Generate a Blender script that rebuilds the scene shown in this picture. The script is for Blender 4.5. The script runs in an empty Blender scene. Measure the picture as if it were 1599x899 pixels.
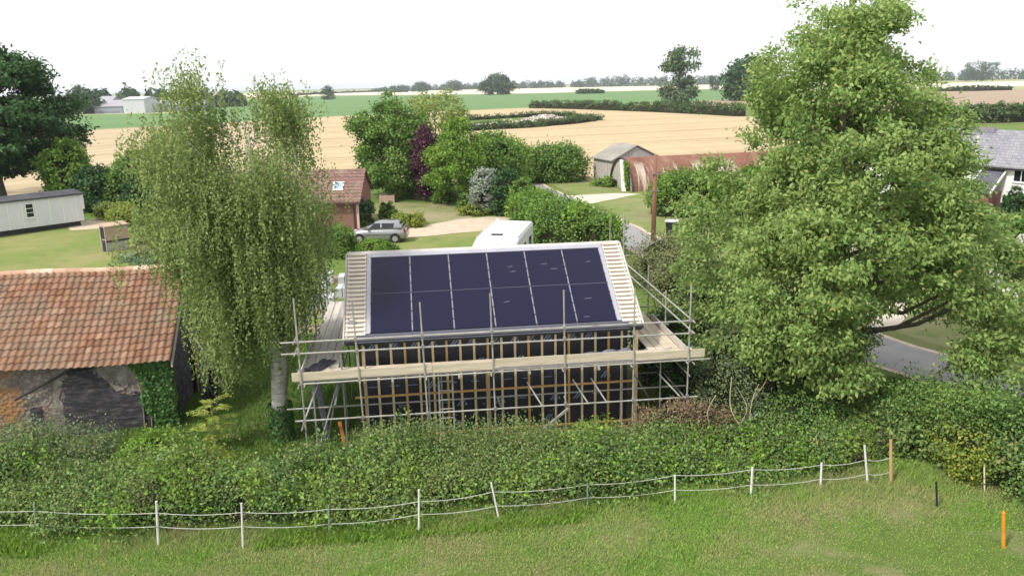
import bpy, math, random
import numpy as np
from mathutils import Vector, Matrix

D = bpy.data
sc = bpy.context.scene
COL = sc.collection
PI = math.pi
R = math.radians

# ------------------------------------------------------------------ survey
# eye of the drone: height, focal length in photo pixels, pitch, roll
H, FOC, PIT, ROL = 10.4, 1285.0, R(13.9), R(1.2)
FW = np.array([0, math.cos(PIT), -math.sin(PIT)])
_u = np.array([0, math.sin(PIT), math.cos(PIT)]); _r = np.array([1.0, 0, 0])
RT = _r * math.cos(ROL) - _u * math.sin(ROL)
UP = _u * math.cos(ROL) + _r * math.sin(ROL)
EYE = np.array([0, 0, H])

def ray(px, py):
    return FW + RT * ((px - 799.5) / FOC) + UP * ((449.5 - py) / FOC)

def at(px, py, z=0.0):
    """the point of the horizontal plane z that the survey photo shows at a pixel"""
    d = ray(px, py)
    p = EYE + d * ((z - H) / d[2])
    return Vector((p[0], p[1], z))

def at_y(px, py, Y):
    d = ray(px, py)
    p = EYE + d * (Y / d[1])
    return Vector(p)

# ------------------------------------------------------------------ objects
def tag(o, label=None, cat=None, group=None, kind=None):
    if label: o['label'] = label
    if cat: o['category'] = cat
    if group: o['group'] = group
    if kind: o['kind'] = kind
    return o

def thing(name, label, cat, loc=(0, 0, 0), rz=0.0, group=None):
    o = D.objects.new(name, None)
    o.empty_display_size = 0.3
    o.location = loc
    o.rotation_euler = (0, 0, rz)
    COL.objects.link(o)
    return tag(o, label, cat, group)

def link(name, me, mats, parent=None):
    o = D.objects.new(name, me)
    for m in (mats if isinstance(mats, (list, tuple)) else [mats]):
        me.materials.append(m)
    COL.objects.link(o)
    if parent is not None:
        o.parent = parent
    return o

def copy_tree(o, parent=None):
    c = o.copy()
    COL.objects.link(c)
    c.parent = parent
    for ch in list(o.children):
        copy_tree(ch, c)
    return c

class MB:
    """collects shapes; build() links them as ONE mesh object"""
    def __init__(s):
        s.v, s.f, s.m = [], [], []
    def face(s, pts, m=0):
        n = len(s.v); s.v += [tuple(p) for p in pts]
        s.f.append(tuple(range(n, n + len(pts)))); s.m.append(m)
    def box(s, c, size, rz=0.0, m=0, rot=None):
        x, y, z = (q / 2 for q in size)
        mt = rot if rot is not None else Matrix.Rotation(rz, 3, 'Z')
        c = Vector(c); n = len(s.v)
        for a in ((-x, -y, -z), (x, -y, -z), (x, y, -z), (-x, y, -z), (-x, -y, z), (x, -y, z), (x, y, z), (-x, y, z)):
            s.v.append(tuple(c + mt @ Vector(a)))
        for q in ((0, 3, 2, 1), (4, 5, 6, 7), (0, 1, 5, 4), (1, 2, 6, 5), (2, 3, 7, 6), (3, 0, 4, 7)):
            s.f.append(tuple(n + i for i in q)); s.m.append(m)
        return s
    def box2(s, a, b, m=0):
        a, b = Vector(a), Vector(b)
        return s.box((a + b) / 2, tuple(abs(q) for q in (b - a)), m=m)
    def bar(s, p, q, w, h, m=0, up=(0, 0, 1)):
        p, q = Vector(p), Vector(q); d = q - p; L = d.length; d.normalize()
        upv = Vector(up)
        if abs(d.dot(upv)) > .99: upv = Vector((0, 1, 0))
        sd = d.cross(upv).normalized(); u2 = sd.cross(d).normalized()
        mt = Matrix((sd, d, u2)).transposed()
        return s.box((p + q) / 2, (w, L, h), m=m, rot=mt)
    def tube(s, pts, r, seg=8, m=0, cap=True):
        pts = [Vector(p) for p in pts]
        rs = r if isinstance(r, (list, tuple)) else [r] * len(pts)
        n0 = len(s.v); k = len(pts); ref = None
        for i, p in enumerate(pts):
            d = (pts[min(i + 1, k - 1)] - pts[max(i - 1, 0)])
            if d.length < 1e-9: d = Vector((0, 0, 1))
            d.normalize()
            if ref is None:
                ref = Vector((1, 0, 0)) if abs(d.x) < .8 else Vector((0, 1, 0))
            a = (ref - d * ref.dot(d))
            if a.length < 1e-4: a = d.orthogonal()
            a.normalize(); ref = a; b = d.cross(a)
            for j in range(seg):
                t = 2 * PI * j / seg
                s.v.append(tuple(p + (a * math.cos(t) + b * math.sin(t)) * rs[i]))
        for i in range(k - 1):
            for j in range(seg):
                a, b = n0 + i * seg + j, n0 + i * seg + (j + 1) % seg
                s.f.append((a, b, b + seg, a + seg)); s.m.append(m)
        if cap:
            s.f.append(tuple(n0 + j for j in range(seg - 1, -1, -1))); s.m.append(m)
            s.f.append(tuple(n0 + (k - 1) * seg + j for j in range(seg))); s.m.append(m)
        return s
    def prism(s, prof, ext, m=0):
        """closed outline swept along ext"""
        prof = [Vector(p) for p in prof]; e = Vector(ext); n = len(s.v); k = len(prof)
        s.v += [tuple(p) for p in prof] + [tuple(p + e) for p in prof]
        s.f.append(tuple(range(n + k - 1, n - 1, -1))); s.m.append(m)
        s.f.append(tuple(range(n + k, n + 2 * k))); s.m.append(m)
        for i in range(k):
            j = (i + 1) % k
            s.f.append((n + i, n + j, n + k + j, n + k + i)); s.m.append(m)
        return s
    def loft(s, rings, m=0, cap=True):
        n = len(s.v); k = len(rings[0])
        for rg in rings: s.v += [tuple(p) for p in rg]
        for i in range(len(rings) - 1):
            for j in range(k):
                a, b = n + i * k + j, n + i * k + (j + 1) % k
                s.f.append((a, b, b + k, a + k)); s.m.append(m)
        if cap:
            s.f.append(tuple(n + j for j in range(k - 1, -1, -1))); s.m.append(m)
            s.f.append(tuple(n + (len(rings) - 1) * k + j for j in range(k))); s.m.append(m)
        return s
    def build(s, name, mats, parent=None, smooth=False, fix=True):
        me = D.meshes.new(name)
        me.from_pydata(s.v, [], s.f)
        me.polygons.foreach_set('material_index', s.m)
        if smooth: me.polygons.foreach_set('use_smooth', [True] * len(s.f))
        me.update()
        if fix:
            import bmesh
            bm = bmesh.new(); bm.from_mesh(me)
            bmesh.ops.recalc_face_normals(bm, faces=bm.faces)
            bm.to_mesh(me); bm.free()
        o = link(name, me, mats, parent)
        return o

# ------------------------------------------------------------------ materials
class NT:
    def __init__(s, name):
        s.mat = D.materials.new(name); s.mat.use_nodes = True
        s.t = s.mat.node_tree; s.t.nodes.clear()
        s.out = s.n('ShaderNodeOutputMaterial')
        s.p = s.n('ShaderNodeBsdfPrincipled')
        s.l(s.p.outputs[0], s.out.inputs[0])
        s._c = None
    def n(s, t, **kw):
        x = s.t.nodes.new(t)
        for k, v in kw.items(): setattr(x, k, v)
        return x
    def l(s, a, b): s.t.links.new(a, b)
    def coord(s, kind='Object'):
        if s._c is None: s._c = s.n('ShaderNodeTexCoord')
        return s._c.outputs[kind]
    def mapping(s, scale=(1, 1, 1), rot=(0, 0, 0), kind='Object'):
        m = s.n('ShaderNodeMapping'); m.inputs['Scale'].default_value = scale; m.inputs['Rotation'].default_value = rot
        s.l(s.coord(kind), m.inputs[0]); return m.outputs[0]
    def noise(s, scale, detail=4, rough=.6, vec=None, dist=0.0):
        x = s.n('ShaderNodeTexNoise'); x.inputs['Scale'].default_value = scale
        x.inputs['Detail'].default_value = detail; x.inputs['Roughness'].default_value = rough
        x.inputs['Distortion'].default_value = dist
        s.l(vec if vec is not None else s.coord(), x.inputs['Vector']); return x.outputs['Fac']
    def ramp(s, fac, stops):
        x = s.n('ShaderNodeValToRGB'); e = x.color_ramp.elements
        while len(e) < len(stops): e.new(.5)
        for i, (p, c) in enumerate(stops):
            e[i].position = p; e[i].color = (*c, 1) if len(c) == 3 else c
        s.l(fac, x.inputs[0]); return x.outputs[0]
    def mix(s, fac, a, b, mode='MIX'):
        x = s.n('ShaderNodeMix', data_type='RGBA', blend_type=mode)
        for sock, v in ((x.inputs[0], fac), (x.inputs[6], a), (x.inputs[7], b)):
            if isinstance(v, (int, float)): sock.default_value = v
            elif isinstance(v, (tuple, list)): sock.default_value = (*v, 1) if len(v) == 3 else v
            else: s.l(v, sock)
        return x.outputs[2]
    def math(s, op, a, b=0.0, c=0.0):
        x = s.n('ShaderNodeMath', operation=op)
        for i, v in enumerate((a, b, c)):
            if isinstance(v, (int, float)): x.inputs[i].default_value = v
            else: s.l(v, x.inputs[i])
        return x.outputs[0]
    def bump(s, h, dist=.01, strength=1.0):
        x = s.n('ShaderNodeBump'); x.inputs['Distance'].default_value = dist; x.inputs['Strength'].default_value = strength
        s.l(h, x.inputs['Height']); s.l(x.outputs[0], s.p.inputs['Normal'])
    def set(s, rough=.7, spec=.3, metal=0.0, color=None, coat=0.0):
        s.p.inputs['Roughness'].default_value = rough
        s.p.inputs['Specular IOR Level'].default_value = spec
        s.p.inputs['Metallic'].default_value = metal
        s.p.inputs['Coat Weight'].default_value = coat
        if color is not None:
            if isinstance(color, tuple): s.p.inputs['Base Color'].default_value = (*color, 1)
            else: s.l(color, s.p.inputs['Base Color'])
        return s.mat

def m_noise(name, stops, scale=4, rough=.75, spec=.25, metal=0, bump=0.0, stretch=(1, 1, 1), detail=5, coat=0):
    t = NT(name)
    f = t.noise(scale, detail, .65, t.mapping(stretch))
    c = t.ramp(f, stops)
    if bump: t.bump(t.noise(scale * 4, 4, .6, t.mapping(stretch)), bump)
    return t.set(rough, spec, metal, c, coat)

def m_plain(name, c, rough=.6, spec=.3, metal=0, var=.15, scale=3, coat=0):
    lo = tuple(q * (1 - var) for q in c); hi = tuple(min(1, q * (1 + var)) for q in c)
    return m_noise(name, [(.3, lo), (.7, hi)], scale, rough, spec, metal, coat=coat)

def m_island(name, stops, rough=.7, spec=.25, patch=None, scale=1.0, metal=0, bumpd=0.0):
    """each loose piece of the mesh takes its own tone; patch = stain colour over it"""
    t = NT(name)
    g = t.n('ShaderNodeNewGeometry')
    c = t.ramp(g.outputs['Random Per Island'], stops)
    if patch:
        f = t.ramp(t.noise(scale, 5, .7), [(patch[1], (0, 0, 0)), (patch[2], (1, 1, 1))])
        c = t.mix(f, c, patch[0])
    if bumpd: t.bump(t.noise(30, 4), bumpd)
    return t.set(rough, spec, metal, c)

LB = 1.6
def m_leaf(name, stops, clump=.6, clumpcol=None, trans=.35, rough=.55, amount=.5):
    """leaves: every leaf its own tone, whole sprays drift towards a second colour"""
    t = NT(name)
    br = lambda q: (min(.6, q[0] * LB * 1.06), min(.6, q[1] * LB), min(.6, q[2] * LB))
    stops = [(p, br(q)) for p, q in stops]
    if clumpcol: clumpcol = br(clumpcol)
    g = t.n('ShaderNodeNewGeometry')
    c = t.ramp(g.outputs['Random Per Island'], stops)
    if clumpcol:
        f = t.ramp(t.noise(clump, 3, .6), [(.42, (0, 0, 0)), (.68, (amount,) * 3)])
        c = t.mix(f, c, clumpcol)
    t.set(rough, .25, 0, c)
    tr = t.n('ShaderNodeBsdfTranslucent'); t.l(c, tr.inputs[0])
    mx = t.n('ShaderNodeMixShader'); mx.inputs[0].default_value = trans
    t.l(t.p.outputs[0], mx.inputs[1]); t.l(tr.outputs[0], mx.inputs[2]); t.l(mx.outputs[0], t.out.inputs[0])
    return t.mat

def G3(a, b, c): return [(0, a), (.5, b), (1, c)]
def leafset(base, spread=.35, warm=.15):
    r, g, b = base
    return [(0, (r * (1 - spread), g * (1 - spread), b * (1 - spread * .6))), (.55, base),
            (1, (min(1, r * (1 + spread + warm)), g * (1 + spread), b * (1 + spread * .3)))]

L = {}
L['walnut'] = m_leaf('walnut_leaf', [(0, (.085, .145, .04)), (.5, (.145, .23, .066)), (.96, (.215, .31, .10)), (1, (.28, .26, .08))], .5, (.21, .28, .09), .45)
L['birch'] = m_leaf('birch_leaf', [(0, (.09, .14, .042)), (.55, (.135, .195, .062)), (1, (.19, .25, .088))], .45, (.18, .225, .075), .38)
L['dark'] = m_leaf('dark_leaf', [(0, (.012, .035, .012)), (.6, (.025, .065, .02)), (1, (.05, .11, .03))], .4, (.05, .10, .03), .2)
L['hedge'] = m_leaf('hedge_leaf', [(0, (.05, .095, .03)), (.5, (.11, .175, .055)), (.95, (.185, .25, .09)), (1, (.25, .2, .09))], .55, (.16, .21, .065), .35)
L['bramble'] = m_leaf('bramble_leaf', [(0, (.04, .09, .025)), (.6, (.085, .155, .04)), (1, (.15, .24, .065))], .5, (.15, .23, .05), .3)
L['yellow'] = m_leaf('yellow_leaf', [(0, (.10, .16, .025)), (.6, (.17, .225, .04)), (1, (.27, .29, .055))], .8, (.15, .2, .035), .35)
L['mid'] = m_leaf('garden_leaf', leafset((.075, .15, .03)), .3, (.13, .2, .045), .3)
L['light'] = m_leaf('light_leaf', leafset((.15, .21, .055)), .4, (.2, .24, .07), .35)
L['fresh'] = m_leaf('fresh_leaf', leafset((.10, .19, .03)), .4, (.15, .24, .04), .35)
L['purple'] = m_leaf('purple_leaf', leafset((.06, .024, .04), .4), .6, (.085, .04, .055), .25)
L['silver'] = m_leaf('silver_leaf', leafset((.17, .21, .17), .3, 0), .5, (.22, .26, .21), .2)
L['olive'] = m_leaf('olive_leaf', leafset((.10, .13, .055), .4), .7, (.15, .145, .07), .25)
L['dry'] = m_leaf('dry_twig', leafset((.15, .115, .075), .4), .8, (.11, .12, .05), .1)
L['ivy'] = m_leaf('ivy_leaf', leafset((.035, .09, .02), .45), .9, (.07, .15, .035), .2, .4)
L['far'] = m_leaf('far_leaf', leafset((.035, .065, .03), .35, 0), .02, (.05, .075, .035), .1)
L['hedgefar'] = m_leaf('far_hedge_leaf', leafset((.045, .085, .028), .3), .05, (.07, .1, .035), .2)
L['blue'] = m_leaf('lavender_leaf', leafset((.11, .18, .12), .3, 0), .8, (.15, .21, .15), .2)
L['grass'] = m_leaf('grass_blade', [(0, (.10, .19, .033)), (.6, (.165, .285, .058)), (1, (.27, .36, .11))], .40, (.31, .27, .165), .35, .6, .68)
L['weed'] = m_leaf('weed_leaf', leafset((.11, .21, .03), .35), .6, (.17, .22, .05), .35)

BARK = m_noise('bark', [(.3, (.075, .063, .05)), (.7, (.19, .165, .13))], 6, .9, .1, bump=.02, stretch=(1, 1, .25))
t = NT('birch_bark')
f = t.noise(3.0, 5, .7, t.mapping((1, 1, 4)))
BIRCH = t.set(.7, .2, 0, t.ramp(f, [(.36, (.06, .055, .05)), (.44, (.33, .32, .29)), (.7, (.55, .53, .49))]))
TWIG = m_noise('twig', [(.3, (.16, .13, .09)), (.7, (.3, .26, .18))], 5, .9, .1)
HULL = m_noise('hedge_core', [(.3, (.012, .018, .008)), (.7, (.04, .045, .02))], 2.5, 1, .05, bump=.1)  # dark colour stands in for the shade inside the foliage

# ------------------------------------------------------------------ leaves
def wob(rng, n=6, f=1.0):
    K = rng.normal(size=(n, 3)) * f; ph = rng.uniform(0, 2 * PI, n)
    def fn(P):
        return np.sin(P @ K.T + ph).sum(1) / math.sqrt(n)
    return fn

def unit(v): return v / np.maximum(np.linalg.norm(v, axis=1, keepdims=True), 1e-9)

def leaf_mesh(name, P, dirs, nor, ln, wd, mat, parent=None, fold=.25, rng=None):
    """P centres, dirs midribs, nor rough normals (N,3), ln, wd lengths and widths (N,)"""
    N = len(P)
    d = unit(dirs); s = unit(np.cross(d, nor)); n = np.cross(s, d)
    ln = np.broadcast_to(ln, (N,))[:, None]; wd = np.broadcast_to(wd, (N,))[:, None]
    V = np.empty((N, 4, 3), np.float32)
    V[:, 0] = P - d * ln * .5
    V[:, 1] = P + s * wd * .5 + n * wd * fold - d * ln * .06
    V[:, 2] = P + d * ln * .5
    V[:, 3] = P - s * wd * .5 + n * wd * fold - d * ln * .06
    me = D.meshes.new(name)
    me.vertices.add(4 * N); me.loops.add(4 * N); me.polygons.add(N)
    me.vertices.foreach_set('co', V.reshape(-1))
    me.loops.foreach_set('vertex_index', np.arange(4 * N, dtype=np.int32))
    me.polygons.foreach_set('loop_start', np.arange(0, 4 * N, 4, dtype=np.int32))
    me.update(calc_edges=True)
    return link(name, me, mat, parent)

def spray(rng, C, out, per, r, flat=.7):
    """per leaves round each clump centre C with outward direction out"""
    n = len(C)
    I = np.repeat(np.arange(n), per)
    off = rng.normal(size=(n * per, 3)) * (r * .55)
    off[:, 2] *= flat
    return C[I] + off, out[I], off

def prof_r(prof, z):
    zs, rs = zip(*prof)
    return np.interp(z, zs, rs)

def crown_clumps(rng, base, h, prof, n, shell=.55, lobe=.18, gap=.0, squash=(1, 1), cut=None):
    zs = rng.uniform(prof[0][0], prof[-1][0], n * 6)
    w = prof_r(prof, zs); keep = rng.uniform(0, w.max(), len(zs)) < w
    zs = zs[keep][:n]; m = len(zs)
    th = rng.uniform(0, 2 * PI, m)
    ph = rng.uniform(0, 2 * PI, 5)
    lob = 1 + lobe * (np.sin(2 * th + ph[0] + zs * .3) * .6 + np.sin(3 * th + ph[1] - zs * .7) * .6 + np.sin(5 * th + ph[2] + zs * 1.7) * .5)
    rad = prof_r(prof, zs) * lob * (shell + (1 - shell) * np.sqrt(rng.uniform(0, 1, m)))
    C = np.stack([np.cos(th) * rad * squash[0], np.sin(th) * rad * squash[1], zs], 1)
    if gap:
        keep = wob(rng, 6, gap[1])(C) > gap[0]; C = C[keep]; th = th[keep]; zs = zs[keep]
    if cut is not None:
        keep = cut(C); C = C[keep]; th = th[keep]; zs = zs[keep]
    mid = (prof[0][0] + prof[-1][0]) / 2; hh = max(.1, (prof[-1][0] - prof[0][0]) / 2)
    out = unit(np.stack([np.cos(th), np.sin(th), np.clip((zs - mid) / hh, -1, 1) * .9 + .25], 1))
    return C, out

def limbs(mb, rng, C, h, r0, n, split=(.25, .8), top=.92, lean=(0, 0), bend=.15):
    """trunk with limbs that reach clump centres"""
    k = 9
    pts = [Vector((lean[0] * (i / (k - 1)) + rng.normal() * .02 * h * (i > 0) * .25, lean[1] * (i / (k - 1)) + rng.normal() * .02 * h * (i > 0) * .25, h * top * i / (k - 1) - (.15 if i == 0 else 0))) for i in range(k)]
    rs = [r0 * (1.25 if i == 0 else 1) * (1 - .93 * (i / (k - 1)) ** .9) + .006 * h / 10 for i in range(k)]
    mb.tube(pts, rs, 9)
    if n and len(C):
        for j in rng.choice(len(C), min(n, len(C)), replace=False):
            e = Vector(C[j]); tz = np.clip(e.z / h - rng.uniform(.08, .28), *split)
            q = tz / top * (k - 1); i = int(min(q, k - 2)); f = q - i
            s = pts[i].lerp(pts[min(i + 1, k - 1)], f)
            rr = max(.018, (rs[i] * (1 - f) + rs[i + 1] * f) * .36)
            d = e - s
            m1 = s + d * .35 + Vector((0, 0, -.06 * d.length)); m2 = s + d * .7 + Vector((rng.normal() * .05, rng.normal() * .05, .05)) * d.length
            mb.tube([s, m1, m2, e], [rr, rr * .7, rr * .42, rr * .12], 6, cap=False)

def tree(name, label, base, h, prof, leafm, n=300, per=60, r=.5, leaf=(.12, .08), trunk=.18, nl=18, cat='tree', group=None,
         seed=1, shell=.5, lobe=.18, gap=0, bark=None, droop=.2, squash=(1, 1), cut=None, flat=.7, lean=(0, 0), split=(.25, .8), rnd=.8, rz=0, top=.92, boughs=None, limb_min=-1):
    rng = np.random.default_rng(seed)
    o = thing(name, label, cat, base, rz, group)
    if boughs:
        B, bo = crown_clumps(rng, base, h, prof, boughs[0], shell, lobe, gap, squash, cut)
        I = rng.integers(0, len(B), n)
        dv = rng.normal(size=(n, 3)); dv = unit(dv) * (rng.uniform(.35, 1, (n, 1)) ** .5) * boughs[1] * rng.uniform(.7, 1.25, len(B))[I][:, None]
        dv[:, 2] *= boughs[2]
        C = B[I] * [1, 1, 1] + dv - bo[I] * boughs[1] * [.55, .55, .35]
        out = unit(bo[I] * .7 + unit(dv) + [0, 0, .25])
        C[:, 2] = np.clip(C[:, 2], prof[0][0] * .9, None)
        LC = B
    else:
        C, out = crown_clumps(rng, base, h, prof, n, shell, lobe, gap, squash, cut); LC = C
    if lean != (0, 0):
        C[:, 0] += lean[0] * C[:, 2] / h; C[:, 1] += lean[1] * C[:, 2] / h
    mb = MB(); limbs(mb, rng, LC[LC[:, 2] > limb_min], h, trunk, nl, split, lean=lean, top=top)
    mb.build('trunk', bark or BARK, o, smooth=True, fix=False)
    P, ou, off = spray(rng, C, out, per, r, flat)
    N = len(P)
    nor = unit(ou + off / r * .5 + rng.normal(size=(N, 3)) * rnd + np.array([0, 0, .5]))
    dr = unit(ou * .7 + rng.normal(size=(N, 3)) * .8 + np.array([0, 0, -droop]))
    sc_ = rng.uniform(.7, 1.3, N)
    leaf_mesh('crown', P, dr, nor, leaf[0] * sc_, leaf[1] * sc_, leafm, o, rng=rng)
    return o

def shrub(name, label, base, h, rad, leafm, n=120, per=60, leaf=(.1, .07), cat='shrub', group=None, seed=1, core=True, squash=(1, 1), r=None, rz=0, stems=8, low=.0, lobe=.16, shell=.72, droop=0, rnd=.8):
    """a bush that is leafy down to the ground, over stems and a solid core coloured dark for inner shade"""
    rng = np.random.default_rng(seed)
    o = thing(name, label, cat, base, rz, group)
    prof = [(low, rad * .72), (h * .25, rad * .97), (h * .5, rad), (h * .75, rad * .8), (h * .93, rad * .42), (h, rad * .12)]
    C, out = crown_clumps(rng, base, h, prof, n, shell, lobe, 0, squash)
    mb = MB()
    for j in rng.choice(len(C), min(stems, len(C)), replace=False):
        e = Vector(C[j]); mb.tube([(e.x * .1, e.y * .1, -.05), (e.x * .4, e.y * .4, e.z * .6), e * 1.02], [.035, .022, .006], 5, cap=False)
    if core:
        rings = []
        for zf in (.0, .2, .45, .7, .86):
            rr = float(prof_r(prof, h * zf)) * .74
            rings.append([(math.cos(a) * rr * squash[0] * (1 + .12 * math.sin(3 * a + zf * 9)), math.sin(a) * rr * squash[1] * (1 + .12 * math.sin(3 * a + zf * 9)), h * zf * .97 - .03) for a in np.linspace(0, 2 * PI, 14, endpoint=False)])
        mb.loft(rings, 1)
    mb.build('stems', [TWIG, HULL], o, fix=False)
    r = r or rad * .28
    P, ou, off = spray(rng, C, out, per, r)
    P[:, 2] = np.maximum(P[:, 2], .02)
    N = len(P)
    nor = unit(ou + off / r * .5 + rng.normal(size=(N, 3)) * rnd + np.array([0, 0, .4]))
    dr = unit(ou * .6 + rng.normal(size=(N, 3)) * .8 + np.array([0, 0, .2 - droop]))
    s_ = rng.uniform(.7, 1.3, N)
    leaf_mesh('foliage', P, dr, nor, leaf[0] * s_, leaf[1] * s_, leafm, o, rng=rng)
    return o

def hedge(name, label, path, width, height, leafms, n, leaf=(.07, .05), cat='hedge', group=None, seed=1, bump=.22, bf=1.2, sprig=.12, hvar=.15, tops=None, tight=.12, twigs=0):
    """leaves over a lumpy ribbon; leafms = [(material, share, where)] split by a slow noise along it"""
    rng = np.random.default_rng(seed)
    path = np.array([tuple(p)[:2] for p in path], float)
    base = Vector((*path.mean(0), 0))
    o = thing(name, label, cat, base, 0, group)
    path = path - np.array(base)[:2]
    seg = np.linalg.norm(np.diff(path, axis=0), axis=1); cum = np.concatenate([[0], np.cumsum(seg)]); Lh = cum[-1]
    def pos(s):
        x = np.interp(s, cum, path[:, 0]); y = np.interp(s, cum, path[:, 1])
        e = .05 * Lh / 10 + .05
        tx = np.interp(s + e, cum, path[:, 0]) - np.interp(s - e, cum, path[:, 0]); ty = np.interp(s + e, cum, path[:, 1]) - np.interp(s - e, cum, path[:, 1])
        l = np.hypot(tx, ty) + 1e-9
        return x, y, -ty / l, tx / l
    W1, W2 = wob(rng, 6, bf), wob(rng, 5, bf * 2.6)
    def surf(s, ph, k):
        x, y, nx, ny = pos(s)
        c, sn_ = np.cos(ph), np.sin(ph)
        hh = np.interp(s / Lh, np.linspace(0, 1, len(height)), height) if isinstance(height, (list, tuple)) else height
        ww = np.interp(s / Lh, np.linspace(0, 1, len(width)), width) if isinstance(width, (list, tuple)) else width
        a = np.sign(c) * np.abs(c) ** .7 * ww / 2; b = np.abs(sn_) ** .75 * hh
        Q = np.stack([x + nx * a, y + ny * a, b], 1)
        f = 1 + bump * .5 * W1(Q) + bump * .3 * W2(Q)
        endt = np.clip(np.minimum(s, Lh - s) / (np.minimum(1.0, Lh / 6)), .05, 1) ** .5
        a2 = a * f * k * endt; b2 = b * (1 + hvar * W1(Q * .6 + 3)) * (1 + (f - 1) * .6) * k * (0.5 + .5 * endt)
        out = np.stack([nx * c, ny * c, sn_ * 1.0], 1)
        return np.stack([x + nx * a2, y + ny * a2, b2], 1), unit(out)
    # solid hull, inner shade put into its dark colour, then twigs
    ns, npz = max(8, int(Lh * 2.2)), 11
    S = np.repeat(np.linspace(0.0, Lh, ns), npz); PH = np.tile(np.linspace(0, PI, npz), ns)
    Q, _ = surf(S, PH, .74)
    mb = MB(); mb.loft([[tuple(q) for q in Q[i * npz:(i + 1) * npz]] for i in range(ns)])
    if twigs:
        S = rng.uniform(.2, Lh - .2, twigs); PH = rng.uniform(.25, PI - .15, twigs)
        Q, Oq = surf(S, PH, .86)
        for q, u_ in zip(Q, Oq):
            e = Vector(u_) * .5 + Vector(rng.normal(size=3)) * .45 + Vector((0, 0, .55)); e = e.normalized() * rng.uniform(.25, .62)
            q = Vector(q); mb.tube([q, q + e * .55 + Vector(rng.normal(size=3)) * .03, q + e], [.011, .008, .003], 4, m=1, cap=False)
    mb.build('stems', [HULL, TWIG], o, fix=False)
    nc = max(40, n // 26)
    S = rng.uniform(0, Lh, nc); PH = np.where(rng.uniform(size=nc) < .55, np.arccos(rng.uniform(-1, 1, nc)), rng.uniform(0, PI, nc)); PH = np.clip(PH, .02, PI - .02)
    k = 1 - np.abs(rng.normal(size=nc)) * .07 + (rng.uniform(size=nc) < .12) * rng.uniform(0, sprig, nc)
    Cc, Oo = surf(S, PH, k)
    tone = W2(Cc * .5 + 7) + rng.normal(size=nc) * .38
    edges = np.quantile(tone, np.concatenate([[0], np.cumsum([m[1] for m in leafms]) / sum(m[1] for m in leafms)]))
    for i, (lm, share) in enumerate(leafms):
        sel = (tone >= edges[i]) & (tone <= edges[i + 1] + (1e-6 if i == len(leafms) - 1 else -1e-9))
        if not sel.any(): continue
        P, ou, off = spray(rng, Cc[sel], Oo[sel], 26, tight * 2)
        P[:, 2] = np.maximum(P[:, 2], .02); N = len(P)
        nor = unit(ou + rng.normal(size=(N, 3)) * .8 + np.array([0, 0, .4]))
        dr = unit(ou * .5 + rng.normal(size=(N, 3)) * .8)
        s_ = rng.uniform(.65, 1.4, N) * (1, 1.45, .72, 1.3, .62)[i % 5]
        leaf_mesh('foliage', P, dr, nor, leaf[0] * s_, leaf[1] * s_, lm, o, rng=rng)
    return o

# ================================================================== SETTING
def sheet(name, pts, z, mat, kind='structure'):
    rg = random.Random(len(pts) + int(pts[0][0] * 7)); q = []
    for i, p in enumerate(pts):
        a, b = Vector((p[0], p[1], 0)), Vector((pts[(i + 1) % len(pts)][0], pts[(i + 1) % len(pts)][1], 0))
        L_ = (b - a).length; m = int(min(14, L_ / 1.5)) if L_ < 2500 else 1; nn = Vector((a.y - b.y, b.x - a.x, 0)).normalized()
        for k in range(max(1, m)):
            e = rg.uniform(-1, 1) * min(1.0, L_ / max(1, m) * .08) * (k > 0)
            q.append(a.lerp(b, k / max(1, m)) + nn * e)
    mb = MB(); mb.face([(p[0], p[1], z) for p in q])
    o = mb.build(name, mat, None, fix=False)
    me = o.data
    if me.polygons[0].normal.z < 0: me.flip_normals()
    return tag(o, kind=kind)

def pix(*pp): return [at(x, y) for x, y in pp]

def m_field(name, c1, c2, c3, period, rz, streak=.5, big=.02, bump=0.0):
    t = NT(name)
    v = t.mapping((1, 1, 1), (0, 0, rz))
    w = t.n('ShaderNodeTexWave', wave_type='BANDS', bands_direction='X'); w.inputs['Scale'].default_value = 2 * PI / 20 / period
    w.inputs['Distortion'].default_value = 1.6; w.inputs['Detail'].default_value = 3; w.inputs['Detail Scale'].default_value = .35
    t.l(v, w.inputs[0])
    st = t.mapping((1, .04, 1), (0, 0, rz))
    a = t.ramp(t.noise(.9, 5, .7, st), [(.3, c1), (.7, c2)])
    b = t.mix(t.math('MULTIPLY', t.ramp(w.outputs['Fac'], [(.35, (1, 1, 1)), (.75, (0, 0, 0))]), streak), a, c3)
    w2 = t.n('ShaderNodeTexWave', wave_type='BANDS', bands_direction='X', wave_profile='SAW'); w2.inputs['Scale'].default_value = 2 * PI / 20 / (period * 3.2); w2.inputs['Distortion'].default_value = .6; w2.inputs['Detail Scale'].default_value = .2
    t.l(v, w2.inputs[0])
    b = t.mix(t.ramp(w2.outputs['Fac'], [(.0, (.7,) * 3), (.05, (.7,) * 3), (.07, (0, 0, 0)), (.12, (0, 0, 0)), (.14, (.6,) * 3), (.19, (.6,) * 3), (.21, (0, 0, 0))]), b, tuple(q * .78 for q in c3))
    c = t.mix(t.ramp(t.noise(big, 5, .65), [(.35, (0, 0, 0)), (.7, (.6, .6, .6))]), b, c2)
    c = t.mix(t.ramp(t.noise(big * 4, 5, .7, t.mapping((1, .3, 1), (0, 0, rz))), [(.5, (0, 0, 0)), (.75, (.5, .5, .5))]), c, c3)
    return t.set(.95, .05, 0, c)

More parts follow.
